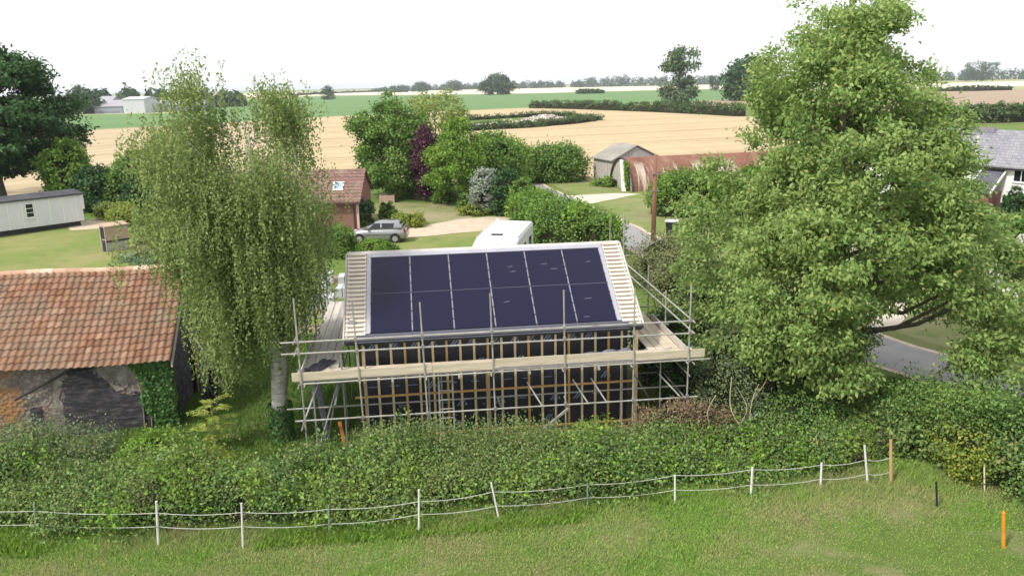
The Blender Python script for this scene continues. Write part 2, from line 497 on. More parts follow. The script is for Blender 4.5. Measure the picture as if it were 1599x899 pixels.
STUB = m_field('stubble', (.42, .325, .195), (.51, .41, .26), (.34, .26, .155), 8.0, R(68), .35)
STUB2 = m_field('stubble_left', (.40, .32, .205), (.49, .40, .265), (.31, .245, .155), 7.0, R(30), .55)
CROP = m_field('green_crop', (.125, .21, .085), (.155, .25, .105), (.105, .185, .075), 24, R(70), .3)
PALE = m_field('pale_stubble', (.62, .55, .42), (.72, .64, .5), (.55, .5, .38), 30, R(85), .3)
PLOUGH = m_field('bare_soil', (.30, .23, .165), (.37, .29, .21), (.27, .2, .145), 9, R(80), .35)
MEADOW = m_field('far_pasture', (.30, .33, .16), (.38, .37, .2), (.24, .28, .13), 60, R(85), .4, .004)

def m_grass(name, stops, patch, pscale, lo, hi, scale=3.0, patch2=None):
    t = NT(name)
    a = t.ramp(t.noise(scale, 8, .75), stops)
    f = t.ramp(t.noise(pscale, 5, .65, dist=.4), [(lo, (0, 0, 0)), (hi, (1, 1, 1))])
    c = t.mix(f, a, patch)
    if patch2:
        g = t.ramp(t.noise(pscale * 2.7, 4, .6), [(.55, (0, 0, 0)), (.75, (.8, .8, .8))])
        c = t.mix(g, c, patch2)
    t.bump(t.noise(22, 6, .8), .05)
    return t.set(.9, .1, 0, c)

PADD = m_grass('paddock_turf', [(.3, (.095, .155, .035)), (.7, (.17, .24, .06))], (.34, .285, .19), .33, .50, .66, 2.5)
LAWN = m_grass('mown_lawn', [(.3, (.15, .205, .052)), (.7, (.205, .255, .075))], (.29, .27, .12), .16, .42, .70, 1.2, (.12, .18, .045))
ROUGH = m_grass('rough_grass', [(.3, (.085, .145, .03)), (.7, (.16, .22, .055))], (.22, .20, .10), .1, .5, .75, 1.0)
VERGE = m_grass('verge_grass', [(.3, (.14, .20, .05)), (.7, (.21, .26, .08))], (.30, .26, .16), .22, .42, .72, 1.0, (.11, .165, .045))
GARD = m_grass('dry_lawn', [(.3, (.17, .20, .075)), (.7, (.25, .26, .11))], (.33, .28, .18), .2, .42, .68, 1.0, (.13, .17, .055))
GRAVEL = m_noise('gravel', [(.3, (.42, .34, .25)), (.7, (.58, .49, .38))], 1.5, .95, .1, detail=10, bump=.03)
ASPH = m_noise('asphalt', [(.3, (.21, .21, .21)), (.5, (.27, .265, .26)), (.75, (.33, .32, .30))], .9, .9, .15, detail=9, bump=.01)
YARD = m_noise('pale_yard', [(.3, (.46, .40, .33)), (.7, (.62, .56, .48))], .5, .95, .1, detail=8)
EARTH = m_noise('bare_earth', [(.3, (.13, .10, .07)), (.7, (.25, .19, .13))], .8, .95, .1, detail=8, bump=.03)

sheet('ground', [(-5000, -80), (5000, -80), (5000, 7000), (-5000, 7000)], 0.0, ROUGH)
# far country, furthest first
sheet('far_pasture', [(-2500, 330), (2500, 330), (2500, 3800), (-2500, 3800)], .003, MEADOW)
sheet('pale_field', pix((300, 149), (520, 144), (760, 139), (1010, 135), (1150, 131.5), (1150, 138), (1010, 141), (830, 146), (520, 149), (300, 154)), .02, PALE)
sheet('green_field', pix((60, 181), (270, 177), (400, 155), (520, 150), (740, 148), (830, 146), (1010, 142), (1150, 139), (1150, 155), (1000, 163), (830, 168), (720, 173), (520, 182), (270, 196), (60, 207)), .012, CROP)
sheet('tan_field', pix((1085, 158), (1300, 150), (1300, 160), (1095, 168)), .016, PLOUGH)
sheet('soil_field', pix((1300, 147), (1440, 143), (1700, 137), (1700, 189), (1450, 196), (1300, 180)), .012, PLOUGH)
sheet('pale_field', pix((1300, 136), (1440, 131), (1700, 124.5), (1700, 132), (1440, 138), (1300, 142)), .02, PALE)
sheet('stubble_field', pix((480, 183), (580, 178), (720, 173), (830, 168.5), (1000, 174), (1150, 181), (1330, 190), (1330, 235), (1150, 262), (1040, 262), (930, 290), (880, 260), (780, 240), (700, 275), (480, 300)), .008, STUB)
sheet('stubble_field', pix((-250, 225), (60, 207), (270, 196), (480, 183.5), (480, 300), (270, 282), (60, 305), (-250, 330)), .009, STUB2)
sheet('grass_island', pix((700, 190), (770, 183), (850, 178), (905, 181), (930, 187), (900, 193), (800, 200), (740, 205), (690, 206)), .018, ROUGH)
sheet('track', pix((690, 197), (760, 192), (830, 187.5), (850, 188.5), (770, 194), (690, 200)), .024, YARD)
# the near gardens
sheet('left_lawn', pix((-350, 390), (0, 372), (140, 350), (200, 345), (240, 395), (300, 440), (300, 560), (-300, 620)), .008, LAWN)
sheet('gravel_path', pix((100, 352), (150, 341), (215, 340), (225, 349), (150, 357), (110, 360)), .012, GRAVEL)
sheet('garden_lawn', pix((570, 322), (600, 316), (705, 318), (740, 330), (735, 345), (650, 352), (570, 350)), .008, GARD)
sheet('driveway', pix((520, 372), (560, 362), (650, 354), (720, 342), (800, 336), (830, 345), (790, 356), (740, 362), (640, 371), (560, 380), (520, 388)), .012, GRAVEL)
sheet('front_lawn', pix((560, 381), (640, 372), (740, 362.5), (800, 352), (830, 370), (830, 400), (700, 440), (560, 440)), .008, LAWN)
sheet('building_plot', [(-12, 21.5), (6, 21.6), (9, 24), (6.5, 33), (2, 46), (-12.5, 46), (-13.2, 30)], .006, m_grass('trodden_plot', [(.3, (.10, .15, .035)), (.7, (.2, .25, .07))], (.27, .22, .15), .25, .45, .62, 1.5))
sheet('paddock', [(-30, -5), (30, -5), (20, 17), (10.6, 20.6), (-2, 18.6), (-30, 18.9)], .008, PADD)
sheet('verge', pix((845, 262), (930, 285), (985, 300), (1080, 300), (1150, 320), (1120, 400), (1035, 385), (1000, 360), (940, 322), (870, 292), (800, 262)), .008, VERGE)
sheet('yard_entrance', pix((888, 306), (960, 302), (1000, 303), (960, 311), (925, 318), (893, 318)), .016, YARD)
sheet('far_verge', [(11.2, 50), (14.5, 36), (19, 27), (26, 20), (40, 20), (40, 40), (22, 52)], .007, VERGE)
sheet('gravel_yard', pix((1280, 500), (1290, 462), (1400, 455), (1420, 490), (1400, 512), (1300, 512)), .014, YARD)
sheet('cottage_terrace', pix((1300, 390), (1330, 365), (1620, 352), (1660, 380), (1600, 385), (1450, 392)), .012, GRAVEL)

def ribbon(name, pts, w, z, mat):
    """a lane along a smooth line through pts, w metres wide"""
    P = []
    pts = [Vector((*p, 0)) for p in pts]
    for i in range(len(pts) - 1):
        p0, p1, p2, p3 = pts[max(i - 1, 0)], pts[i], pts[i + 1], pts[min(i + 2, len(pts) - 1)]
        for k in range(8):
            u = k / 8
            P.append(.5 * ((2 * p1) + (p2 - p0) * u + (2 * p0 - 5 * p1 + 4 * p2 - p3) * u * u + (3 * p1 - p0 - 3 * p2 + p3) * u ** 3))
    P.append(pts[-1])
    mb = MB(); Lr, Rr = [], []
    for i, p in enumerate(P):
        d = (P[min(i + 1, len(P) - 1)] - P[max(i - 1, 0)]).normalized(); nn = Vector((-d.y, d.x, 0))
        e = .07 * math.sin(i * 1.7) + .05 * math.sin(i * .61)
        Lr.append(p + nn * (w / 2 + e)); Rr.append(p - nn * (w / 2 - e))
    for i in range(len(P) - 1):
        mb.face([(*Rr[i][:2], z), (*Rr[i + 1][:2], z), (*Lr[i + 1][:2], z), (*Lr[i][:2], z)])
    return tag(mb.build(name, mat, None), kind='structure')

LANE = [(-6, 140), (-1.2, 108), (2.0, 87), (4.6, 74), (7.2, 62), (8.9, 53), (10.3, 45), (12.3, 36), (15.3, 28.6), (19, 22.5), (24, 17)]
ribbon('lane_edge', LANE, 3.5, .014, GRAVEL)
ribbon('lane', LANE, 2.95, .02, ASPH)

# ================================================================== THE HOUSE BEING BUILT
TH = R(6.6)
HO = Vector((-4.84, 22.58, 0))
UL, HE, HR, ND = 8.77, 3.40, 5.30, 3.01       # roof length, eaves, ridge, half span
PINE = m_noise('pine', [(.3, (.60, .47, .28)), (.7, (.76, .62, .40))], 3, .75, .2, stretch=(1, 1, 6))
PINE2 = m_noise('treated_pine', [(.3, (.50, .30, .11)), (.7, (.62, .40, .17))], 3, .75, .2, stretch=(6, 1, 1))
PALEWOOD = m_noise('pale_wood', [(.3, (.64, .55, .44)), (.7, (.82, .74, .63))], 3, .8, .15, stretch=(.3, 3, 3))
ROOFM = m_noise('roof_membrane', [(.3, (.46, .42, .40)), (.7, (.60, .56, .53))], 2, .8, .15)
MEMB = m_noise('wall_membrane', [(.3, (.012, .012, .02)), (.7, (.028, .026, .042))], 3, .45, .45)
PRINT = m_plain('membrane_print', (.20, .25, .36), .5)
LILAC = m_plain('zinc_flashing', (.40, .40, .46), .45, .4, .3, .08)
ZINC2 = m_plain('dull_zinc', (.27, .27, .33), .5, .4, .3, .15)
DARKM = m_plain('dark_flashing', (.03, .032, .045), .4, .5, 0, .2)
WHITEP = m_plain('white_plastic', (.78, .78, .78), .4, .4, 0, .05)
t = NT('solar_glass')
f = t.noise(2.2, 6, .75, t.mapping((.35, 1, 1), (0, 0, .5)), 1.2)
g = t.n('ShaderNodeNewGeometry')
cpan = t.ramp(g.outputs['Random Per Island'], [(0, (.004, .006, .027)), (1, (.008, .007, .03))])
t.set(.22, .28, 0, cpan)
t.l(t.ramp(f, [(.35, (.10,) * 3), (.75, (.30,) * 3)]), t.p.inputs['Roughness'])
PANEL = t.mat
t = NT('panel_scuff_glare'); SCUFF_GLARE = t.set(.6, .3, 0, (.16, .165, .24))  # pale scratches with their glare put into the colour

house = thing('unfinished_house', 'single storey timber house under construction with dark membrane walls and solar panel roof', 'house', HO, TH)
def slope(u, s, h=0.0, back=False):
    """a point on the roof slope: u along, s 0 eaves .. 1 ridge, h above it"""
    a = math.atan2(HR - HE, ND)
    n_ = s * ND - math.sin(a) * h; z = HE + s * (HR - HE) + math.cos(a) * h
    return Vector((u, (2 * ND - n_) if back else n_, z))
# walls
mb = MB()
prof = [(.35, .36, .12), (.35, 2 * ND - .36, .12), (.35, 2 * ND - .36, HE + .05), (.35, ND, HR - .18), (.35, .36, HE + .05)]
mb.prism(prof, (UL - .7, 0, 0))
rr = random.Random(5)
for row, zz in enumerate((.45, 1.12, 1.75, 2.4, 3.0)):
    for k in range(14):
        u0 = .62 + k * .58 + rr.uniform(-.1, .1) + (.25 if row % 2 else 0)
        if u0 > 8.0 or rr.random() < .3: continue
        if row in (0, 4) or rr.random() < .3:
            for j in range(2):
                a = u0 + j * .09
                mb.face([(a, .357, zz - .12), (a + .05, .357, zz - .12), (a + .22, .357, zz + .1), (a + .17, .357, zz + .1)], 1)
            mb.face([(u0 + .24, .357, zz - .1), (u0 + .34, .357, zz - .1), (u0 + .29, .357, zz + .02)], 1)
        else:
            mb.face([(u0, .357, zz), (u0 + rr.uniform(.18, .36), .357, zz), (u0 + .3, .357, zz + .025), (u0 + .02, .357, zz + .025)], 1)
for i in range(4):
    mb.box2((.36, .354, .72 + i * .7), (UL - .36, .358, .732 + i * .7), 1) if i == 9 else None
mb.build('wall', [MEMB, PRINT], house)
# plinth of pale blocks
mb = MB(); mb.box2((.4, .42, -.1), (UL - .4, 2 * ND - .42, .115)); mb.build('plinth', m_noise('blockwork', [(.3, (.3, .29, .27)), (.7, (.42, .4, .37))], 3, .9, .1), house)
# upright and level battens on the front wall
for k in range(21):
    u0 = .47 + k * .4085
    mb = MB(); j = rr.uniform(-.012, .012)
    mb.box2((u0 - .034, .318, .2), (u0 + .034, .354, HE - .09))
    mb.build('wall_batten', PINE if k % 3 else PINE2, house)
mb = MB(); mb.box2((8.62, .25, .1), (8.72, .35, HE - .1)); mb.build('corner_post', PINE, house)
for z0, z1, ua, ub in ((1.46, 1.52, .17, 8.75), (.17, .235, .35, 8.72), (-.02, .03, .4, 8.6)):
    mb = MB(); mb.box2((ua, .275, z0), (ub, .316, z1)); mb.build('cross_batten', PINE2, house)
for z0 in (2.42,):
    mb = MB(); mb.box2((.45, .30, z0), (4.1, .316, z0 + .03)); mb.build('cross_batten', PINE2, house)
# side battens on both gables, seen at a slant
for side, uu in ((0, .335), (1, UL - .335)):
    for k in range(8):
        mb = MB(); n0 = .6 + k * .68
        mb.box2((uu - .018, n0 - .024, .15), (uu + .018, n0 + .024, HE + max(0, (ND - abs(n0 - ND)) / ND * 1.6 - .1)))
        mb.build('wall_batten', PINE, house)
# roof deck, a slab over both slopes
def slab(mb, u0, u1, s0, s1, h0, h1, back=False, m=0):
    q = [slope(u, s, h, back) for h in (h0, h1) for (u, s) in ((u0, s0), (u1, s0), (u1, s1), (u0, s1))]
    n = len(mb.v); mb.v += [tuple(p) for p in q]
    for fc in ((0, 3, 2, 1), (4, 5, 6, 7), (0, 1, 5, 4), (1, 2, 6, 5), (2, 3, 7, 6), (3, 0, 4, 7)):
        mb.f.append(tuple(n + i for i in fc)); mb.m.append(m)
mb = MB()
slab(mb, 0.0, UL, 0.0, .997, -.14, -.03); slab(mb, 0.0, UL, 0.0, .997, -.14, -.03, True)
roof = mb.build('roof', ROOFM, house)
for u0, u1 in ((.03, .60), (8.18, 8.74)):
    for k in range(20):
        s = .025 + k * .0495
        mb = MB(); slab(mb, u0 + rr.uniform(-.015, .01), u1 + rr.uniform(-.02, .01), s, s + .0175, -.002, .04)
        mb.build('roof_batten', PALEWOOD, roof)
    for q in (u0 + .0, u1 - .05):
        mb = MB(); slab(mb, q, q + .05, .01, .985, -.029, -.004); mb.build('counter_batten', PALEWOOD, roof)
mb = MB(); slab(mb, -.05, 0.0, -.01, 1.0, -.2, .02); slab(mb, -.05, 0.0, -.01, .99, -.2, .02, True); mb.build('verge_board', ROOFM, roof)
mb = MB(); slab(mb, UL, UL + .05, -.01, 1.0, -.2, .02); slab(mb, UL, UL + .05, -.01, .99, -.2, .02, True); mb.build('verge_board', ROOFM, roof)
mb = MB(); slab(mb, 0, UL, .972, 1.004, .012, .05); slab(mb, 0, UL, .965, 1.004, .012, .05, True); mb.build('ridge_strip', ROOFM, roof)
mb = MB(); slab(mb, .62, 8.15, .925, .97, .0, .055); mb.build('top_flashing', LILAC, roof)
mb = MB(); slab(mb, .62, .73, .035, .924, .0, .05); mb.build('side_flashing', LILAC, roof)
mb = MB(); slab(mb, 8.04, 8.16, .035, .924, .0, .05); mb.build('side_flashing', LILAC, roof)
mb = MB(); slab(mb, .3, 8.35, -.055, .034, .002, .03); mb.build('apron', m_plain('lead_apron', (.075, .078, .10), .45, .4, 0, .2), roof)
mb = MB(); slab(mb, .735, 8.035, .4785, .4835, .0, .037); mb.build('row_strip', m_plain('row_seal', (.09, .09, .13), .5), roof)
mb = MB()
for h in (0,):
    mb.prism([(0, -.06, HE - .03), (0, -.16, HE - .03), (0, -.15, HE - .09), (0, -.11, HE - .12), (0, -.07, HE - .09)], (UL, 0, 0))
mb.build('gutter', DARKM, house)
mb = MB(); mb.box2((.02, -.05, HE - .19), (UL - .02, -.02, HE - .06)); mb.build('fascia', DARKM, house)
mb = MB(); mb.box2((.36, -.015, HE - .2), (UL - .36, .31, HE - .17)); mb.build('soffit', DARKM, house)
# twelve panels, two rows of six
pu0, pu1, pw = .735, 8.035, (8.035 - .735) / 6
for row, (s0, s1) in enumerate(((.04, .478), (.484, .92))):
    for k in range(6):
        mb = MB()
        a, b = pu0 + k * pw + .028, pu0 + (k + 1) * pw - .028
        slab(mb, a, b, s0, s1, .0, .038)
        for _ in range(rr.choice((0, 0, 1, 2))):
            q = rr.uniform(a + .1, b - .4); s = rr.uniform(s0 + .05, s1 - .08); l = rr.uniform(.08, .3)
            mb.face([slope(q, s, .0385), slope(q + l, s + .006, .0385), slope(q + l * .8, s + .011, .0385), slope(q + .03, s + .005, .0385)], 1)
        p = mb.build('solar_panel', [PANEL, SCUFF_GLARE], roof)
for k in range(7):
    mb = MB(); c = pu0 + k * pw
    for q in range(8):
        s0 = .042 + q * .1105
        slab(mb, c - .015, c + .015, s0 + .006, s0 + .1, .0, .044)
        slab(mb, c - .022, c + .022, s0 + .1, s0 + .1165, .0, .041, m=1)
    mb.build('mounting_rail', [ZINC2, DARKM], roof)
mb = MB()
c0 = slope(.2, .17, .02)
mb.tube([c0 + Vector((0, 0, -.05)), c0 + Vector((0, 0, .1))], .085, 14); mb.tube([c0 + Vector((0, 0, .1)), c0 + Vector((0, 0, .104))], .06, 14, 1)
mb.build('vent_pipe', [LILAC, WHITEP], roof)

# ================================================================== SCAFFOLD
STEEL = m_noise('galvanised_tube', [(.25, (.22, .19, .155)), (.42, (.35, .34, .315)), (.7, (.50, .485, .455))], 3, .45, .4, .35)
STEELD = m_noise('weathered_tube', [(.3, (.24, .26, .25)), (.7, (.36, .38, .36))], 4, .5, .4, .3)
BOARD = m_noise('scaffold_board', [(.3, (.46, .39, .30)), (.7, (.62, .55, .45))], 2.5, .85, .1, stretch=(.25, 4, 4), bump=.004)
BOARDD = m_noise('damp_board', [(.3, (.40, .37, .33)), (.7, (.56, .52, .47))], 2.5, .85, .1, stretch=(4, .25, 4), bump=.004)
TOE = m_noise('toe_board', [(.28, (.32, .27, .20)), (.45, (.46, .40, .30)), (.7, (.58, .52, .41))], 3.2, .8, .15, stretch=(.3, 3, 3), detail=8, bump=.004)
COUP = m_plain('coupler', (.30, .29, .27), .5, .4, .5, .2)
scaf = thing('scaffold', 'tubular steel scaffold with timber platform wrapped round the unfinished house', 'scaffold', HO, TH)
TR = .0245
def pole(name, p, q, mat=STEEL, r=TR):
    mb = MB(); mb.tube([p, q], r, 7); return mb.build(name, mat, scaf, smooth=False, fix=False)
NF, NI, PZ = -1.0, .02, 2.55
rs_ = random.Random(11)
front = [(-1.17, -1.13, 4.93), (.37, .5, 4.78), (2.2, 2.3, 4.64), (4.14, 4.22, 4.80), (6.21, 6.26, 4.79), (8.25, 8.24, 4.74), (9.9, 9.86, 4.75)]
for ut, ub, zt in front:
    pole('standard', (ub, NF, -.05), (ut, NF, zt))
for u0, zt in ((-.95, 2.6), (-.1, 3.0), (.56, 3.2), (2.35, 2.55), (2.72, 2.3), (4.05, 2.52), (6.1, 2.52), (8.12, 2.52), (9.3, 2.55)):
    pole('standard', (u0, -.22, -.05), (u0 - .01, -.22, zt), STEELD if u0 < 0 else STEEL)
# side runs, left then right
for n0, zt in ((1.3, 3.9), (3.4, 4.1), (5.5, 4.0), (7.4, 4.2)):
    pole('standard', (-1.2, n0, -.05), (-1.22, n0, zt), STEELD)
    pole('standard', (-.22, n0 + .2, -.05), (-.22, n0 + .2, 2.5), STEELD)
for n0, zt in ((1.6, 3.95), (3.6, 4.3), (7.0, 5.6), (9.2, 5.1)):
    pole('standard', (10.0, n0, -.05), (9.98, n0, zt))
    pole('standard', (9.05, n0 + .2, -.05), (9.05, n0 + .2, 2.5), STEELD)
for u0, n0, zt in ((8.95, 7.2, 4.4), (9.5, 7.2, 4.1), (9.2, 9.3, 4.2)):
    pole('standard', (u0, n0, -.05), (u0, n0, zt))
# level tubes
for z in (3.385, 3.71):
    pole('guard_rail', (-1.62, NF - .05, z), (9.98, NF - .05, z + (.0 if z > 3.5 else -.05)))
    pole('guard_rail', (9.95, -1.25, z), (9.95, 9.6, z + .1))
    pole('guard_rail', (-1.25, -1.2, z), (-1.25, 8.0, z))
pole('guard_rail', (7.6, 7.25, 3.9), (10.3, 7.25, 3.92))
pole('ledger', (-1.1, NF - .05, 2.50), (10.5, NF - .05, 2.53))
pole('ledger', (-1.4, NF - .05, 1.42), (10.2, NF - .05, 1.38))
pole('ledger', (-1.75, -.17, 1.44), (10.1, -.17, 1.40))
pole('ledger', (-1.0, -.17, 2.46), (9.9, -.17, 2.46), STEELD)
pole('ledger', (-1.22, -1.2, 2.44), (-1.22, 7.8, 2.44), STEELD)
pole('ledger', (10.0, -1.2, 2.44), (10.0, 9.4, 2.44), STEELD)
pole('ledger', (-.26, -1.2, 1.9), (-.26, 7.8, 1.9), STEELD)
pole('ledger', (-1.22, -1.2, 1.2), (-1.22, 7.8, 1.2), STEELD)
pole('ledger', (-1.4, 1.32, 1.95), (.35, 1.32, 1.95), STEELD)
for z in (2.0, 1.2):
    pole('ledger', (8.9, 1.65, z), (10.4, 1.65, z), STEELD)
    pole('ledger', (9.9, -1.1, z + .05), (9.9, 7.5, z + .05), STEELD)
    pole('ledger', (8.7, 3.65, z - .2), (10.3, 3.65, z - .2), STEELD)
for k, u0 in enumerate((-1.05, .45, 1.35, 2.28, 3.2, 4.1, 5.2, 6.15, 7.2, 8.15, 9.8)):
    pole('transom', (u0, NF - .22, 2.475), (u0, .25, 2.475))
for n0 in (.2, 1.4, 2.5, 3.6, 4.7, 5.8, 7.0):
    pole('transom', (-1.45, n0, 2.49), (-.08, n0, 2.49), STEELD)
for n0 in (.2, 1.6, 2.7, 3.8, 5.0, 6.2, 7.4):
    pole('transom', (8.9, n0, 2.49), (10.45, n0, 2.49), STEELD)
# braces
for p, q, m in (((-.95, -.1, .1), (-.2, 1.0, 2.3), STEELD), ((-1.2, NF + .06, 1.3), (-.75, -.3, 2.3), STEEL), ((.5, NF + .06, 1.2), (.95, -.2, .3), STEEL),
                ((9.0, .6, 2.35), (10.0, 3.0, .6), STEELD), ((8.35, -.3, 2.1), (9.1, .4, .9), STEELD), ((-.2, -.8, 2.3), (-.75, .6, .1), STEELD),
                ((4.28, NF + .05, 1.7), (4.5, NF + .4, 1.0), STEEL), ((5.2, -.5, 1.95), (5.6, -.9, 1.3), STEEL), ((6.55, -.5, 1.95), (6.95, -.9, 1.3), STEEL), ((7.1, -.5, 1.95), (7.5, -.9, 1.3), STEEL),
                ((9.2, -.4, 1.9), (9.7, -.9, 1.35), STEEL), ((6.22, NF + .05, 1.6), (6.4, NF + .35, 1.0), STEEL)):
    pole('brace', p, q, m)
# couplers at the crossings of the front row
for ut, ub, zt in front:
    for z in (1.40, 2.51, 3.37, 3.71):
        u0 = ub + (ut - ub) * z / zt
        mb = MB(); mb.box((u0, NF - .025, z), (.085, .10, .085)); mb.build('coupler', COUP, scaf)
for u0, z in ((1.35, 2.49), (3.2, 2.49), (5.2, 2.49), (7.2, 2.49)):
    mb = MB(); mb.box((u0, NF - .06, z - .03), (.06, .09, .12)); mb.build('coupler', STEEL, scaf)
# platform boards: front run, then the two gable runs
for r_ in range(4):
    for a, b in ((-1.38, 2.45), (2.46, 6.3), (6.31, 10.3)):
        mb = MB(); n0 = NF + .07 + r_ * .232
        mb.box2((a + rs_.uniform(0, .03), n0, PZ - .03 + r_ * .001), (b, n0 + .222, PZ + .008 + rs_.uniform(-.004, .004)))
        mb.build('platform_board', BOARD if r_ % 2 else BOARDD, scaf)
for side, u0 in ((0, -1.17), (1, 8.98)):
    for r_ in range(4):
        for a, b in ((.0, 3.85), (3.9, 7.7)):
            mb = MB(); q = u0 + r_ * .235 + rs_.uniform(-.015, .015)
            mb.box2((q, a + rs_.uniform(-.12, .05), PZ - .03), (q + .222, b, PZ + .01 + r_ * .002))
            mb.build('platform_board', BOARDD if side == 0 else BOARD, scaf)
for a, b, m in ((-1.4, 2.46, TOE), (2.47, 4.16, TOE), (4.17, 6.24, TOE), (6.25, 8.3, TOE), (8.31, 10.37, TOE)):
    mb = MB(); mb.box((0, 0, 0), (b - a, .036, .235)); o = mb.build('toe_board', m, scaf)
    o.location = ((a + b) / 2, NF + .035, 2.695 + (.06 if 4 < a < 8 else .0)); o.rotation_euler = (0, rs_.uniform(-.006, .006), 0)
mb = MB(); mb.box2((9.93, -.9, 2.57), (9.966, 3.0, 2.79)); mb.build('toe_board', BOARDD, scaf)
mb = MB(); mb.box2((-1.2, -.8, 2.57), (-1.165, 3.0, 2.79)); mb.build('toe_board', BOARDD, scaf)

def local(u, n, z=0.0):
    return HO + Vector((math.cos(TH) * u - math.sin(TH) * n, math.sin(TH) * u + math.cos(TH) * n, z))

# the short ladder tied below the platform
lad = thing('ladder', 'short pale aluminium ladder standing under the platform against the dark wall', 'ladder', local(2.83, -.55, 0), TH)
for s in (-.2, .2):
    mb = MB(); mb.bar((s, -.06, .0), (s, .25, 2.45), .05, .03); mb.build('rail', STEEL, lad)
for k in range(9):
    f = (.18 + k * .27) / 2.45
    mb = MB(); mb.tube([(-.2, -.06 + .31 * f, 2.45 * f), (.2, -.06 + .31 * f, 2.45 * f)], .02, 6); mb.build('rung', STEEL, lad, fix=False)
def crumple(name, label, cat, loc, rz, w, d, h, mat, seed):
    rng = np.random.default_rng(seed); mb = MB(); n = 9
    g = [[(w * (i / n - .5), d * (j / n - .5), .02 + h * (abs(math.sin(i * .9 + seed)) * abs(math.cos(j * .8)) + .25 * rng.random())) for j in range(n + 1)] for i in range(n + 1)]
    for i in range(n):
        for j in range(n): mb.face([g[i][j], g[i + 1][j], g[i + 1][j + 1], g[i][j + 1]])
    o = mb.build(name, mat); sm = o.modifiers.new('thickness', 'SOLIDIFY'); sm.thickness = .008
    o.location = loc; o.rotation_euler = (0, 0, rz)
    return tag(o, label, cat)
DARKSHEET = m_plain('grey_sheet', (.16, .17, .21), .5, .4, 0, .3, 6)
crumple('membrane_offcut', 'crumpled grey membrane sheet lying on the right end of the front platform', 'sheeting', local(7.6, -.35, PZ + .01), TH + .15, 1.5, .45, .10, DARKSHEET, 3)
crumple('membrane_offcut', 'dark folded membrane offcut lying on the left front corner of the platform', 'sheeting', local(-.75, .15, PZ + .01), TH - .5, .45, 1.0, .07, m_plain('black_sheet', (.035, .035, .05), .5, .4, 0, .3, 6), 7)
def plank(name, label, cat, p, q, w, h, mat):
    mb = MB(); p, q = Vector(p), Vector(q); mb.bar(Vector((0, 0, 0)), q - p, w, h)
    o = mb.build(name, mat); o.location = p; return tag(o, label, cat)
pb = local(5.4, -1.12, .9)
plank('loose_pole', 'pale pole slanting down into the hedge in front of the scaffold', 'pole', at_y(847, 671, 21.6), at_y(888, 637, 21.9), .06, .06, STEEL)
plank('leaning_board', 'tall dark grey board leaning under the left end of the scaffold', 'board', local(-.75, .6, 0), local(-1.05, 1.0, 2.3), .15, .06, DARKSHEET)
plank('timber_offcut', 'orange timber offcut leaning under the scaffold left of the wall', 'timber', local(-.2, .1, 0), local(-.35, .35, .75), .09, .045, m_plain('orange_timber', (.55, .2, .06), .8))

# ================================================================== OTHER BUILDINGS
GLASS = NT('window_glass').set(.08, .5, 0, (.015, .018, .022))
WHITE = m_noise('white_render', [(.3, (.70, .70, .69)), (.7, (.82, .82, .80))], .8, .85, .15, detail=8)
WFRAME = m_plain('white_frame', (.75, .76, .75), .5, .3, 0, .05)
def m_course(name, c1, c2, mortar, bw, bh, rough=.85, msize=.012, off=.5, dirt=None, rot=(0, 0, 0)):
    t = NT(name)
    b = t.n('ShaderNodeTexBrick'); b.offset = off
    b.inputs['Color1'].default_value = (*c1, 1); b.inputs['Color2'].default_value = (*c2, 1); b.inputs['Mortar'].default_value = (*mortar, 1)
    b.inputs['Scale'].default_value = 1; b.inputs['Brick Width'].default_value = bw; b.inputs['Row Height'].default_value = bh; b.inputs['Mortar Size'].default_value = msize
    sx = t.n('ShaderNodeSeparateXYZ'); t.l(t.coord(), sx.inputs[0])
    cx = t.n('ShaderNodeCombineXYZ')
    t.l(t.math('ADD', sx.outputs[0], sx.outputs[1]), cx.inputs[0]); t.l(sx.outputs[2], cx.inputs[1]); t.l(cx.outputs[0], b.inputs['Vector'])
    c = b.outputs['Color']
    if dirt: c = t.mix(t.ramp(t.noise(.9, 6, .7), [(.45, (0, 0, 0)), (.7, (.7, .7, .7))]), c, dirt)
    t.bump(b.outputs['Fac'], -.012)
    return t.set(rough, .2, 0, c)
BRICK = m_course('red_brick', (.27, .10, .075), (.20, .075, .06), (.27, .21, .18), .225, .075, dirt=(.22, .10, .08))
SLATE = m_course('slate', (.20, .20, .23), (.27, .27, .295), (.12, .12, .14), .3, .17, .6, .008, dirt=(.31, .31, .325))
CONC_TILE = m_course('concrete_tile', (.25, .145, .12), (.19, .105, .09), (.08, .05, .045), .33, .2, .8, .02, 0, dirt=(.29, .21, .18))
GREYWOOD = m_noise('weathered_plank', [(.25, (.24, .22, .20)), (.5, (.40, .38, .35)), (.75, (.53, .51, .48))], 2.2, .9, .1, stretch=(3, 3, .25), detail=7)
FELT = m_noise('old_felt', [(.3, (.22, .21, .19)), (.7, (.33, .31, .28))], .8, .95, .1, detail=8)
BLACKM = m_plain('black_trim_and_shade', (.02, .02, .022), .5, .4, 0, .2)  # trims, and the painted shade below the mobile home

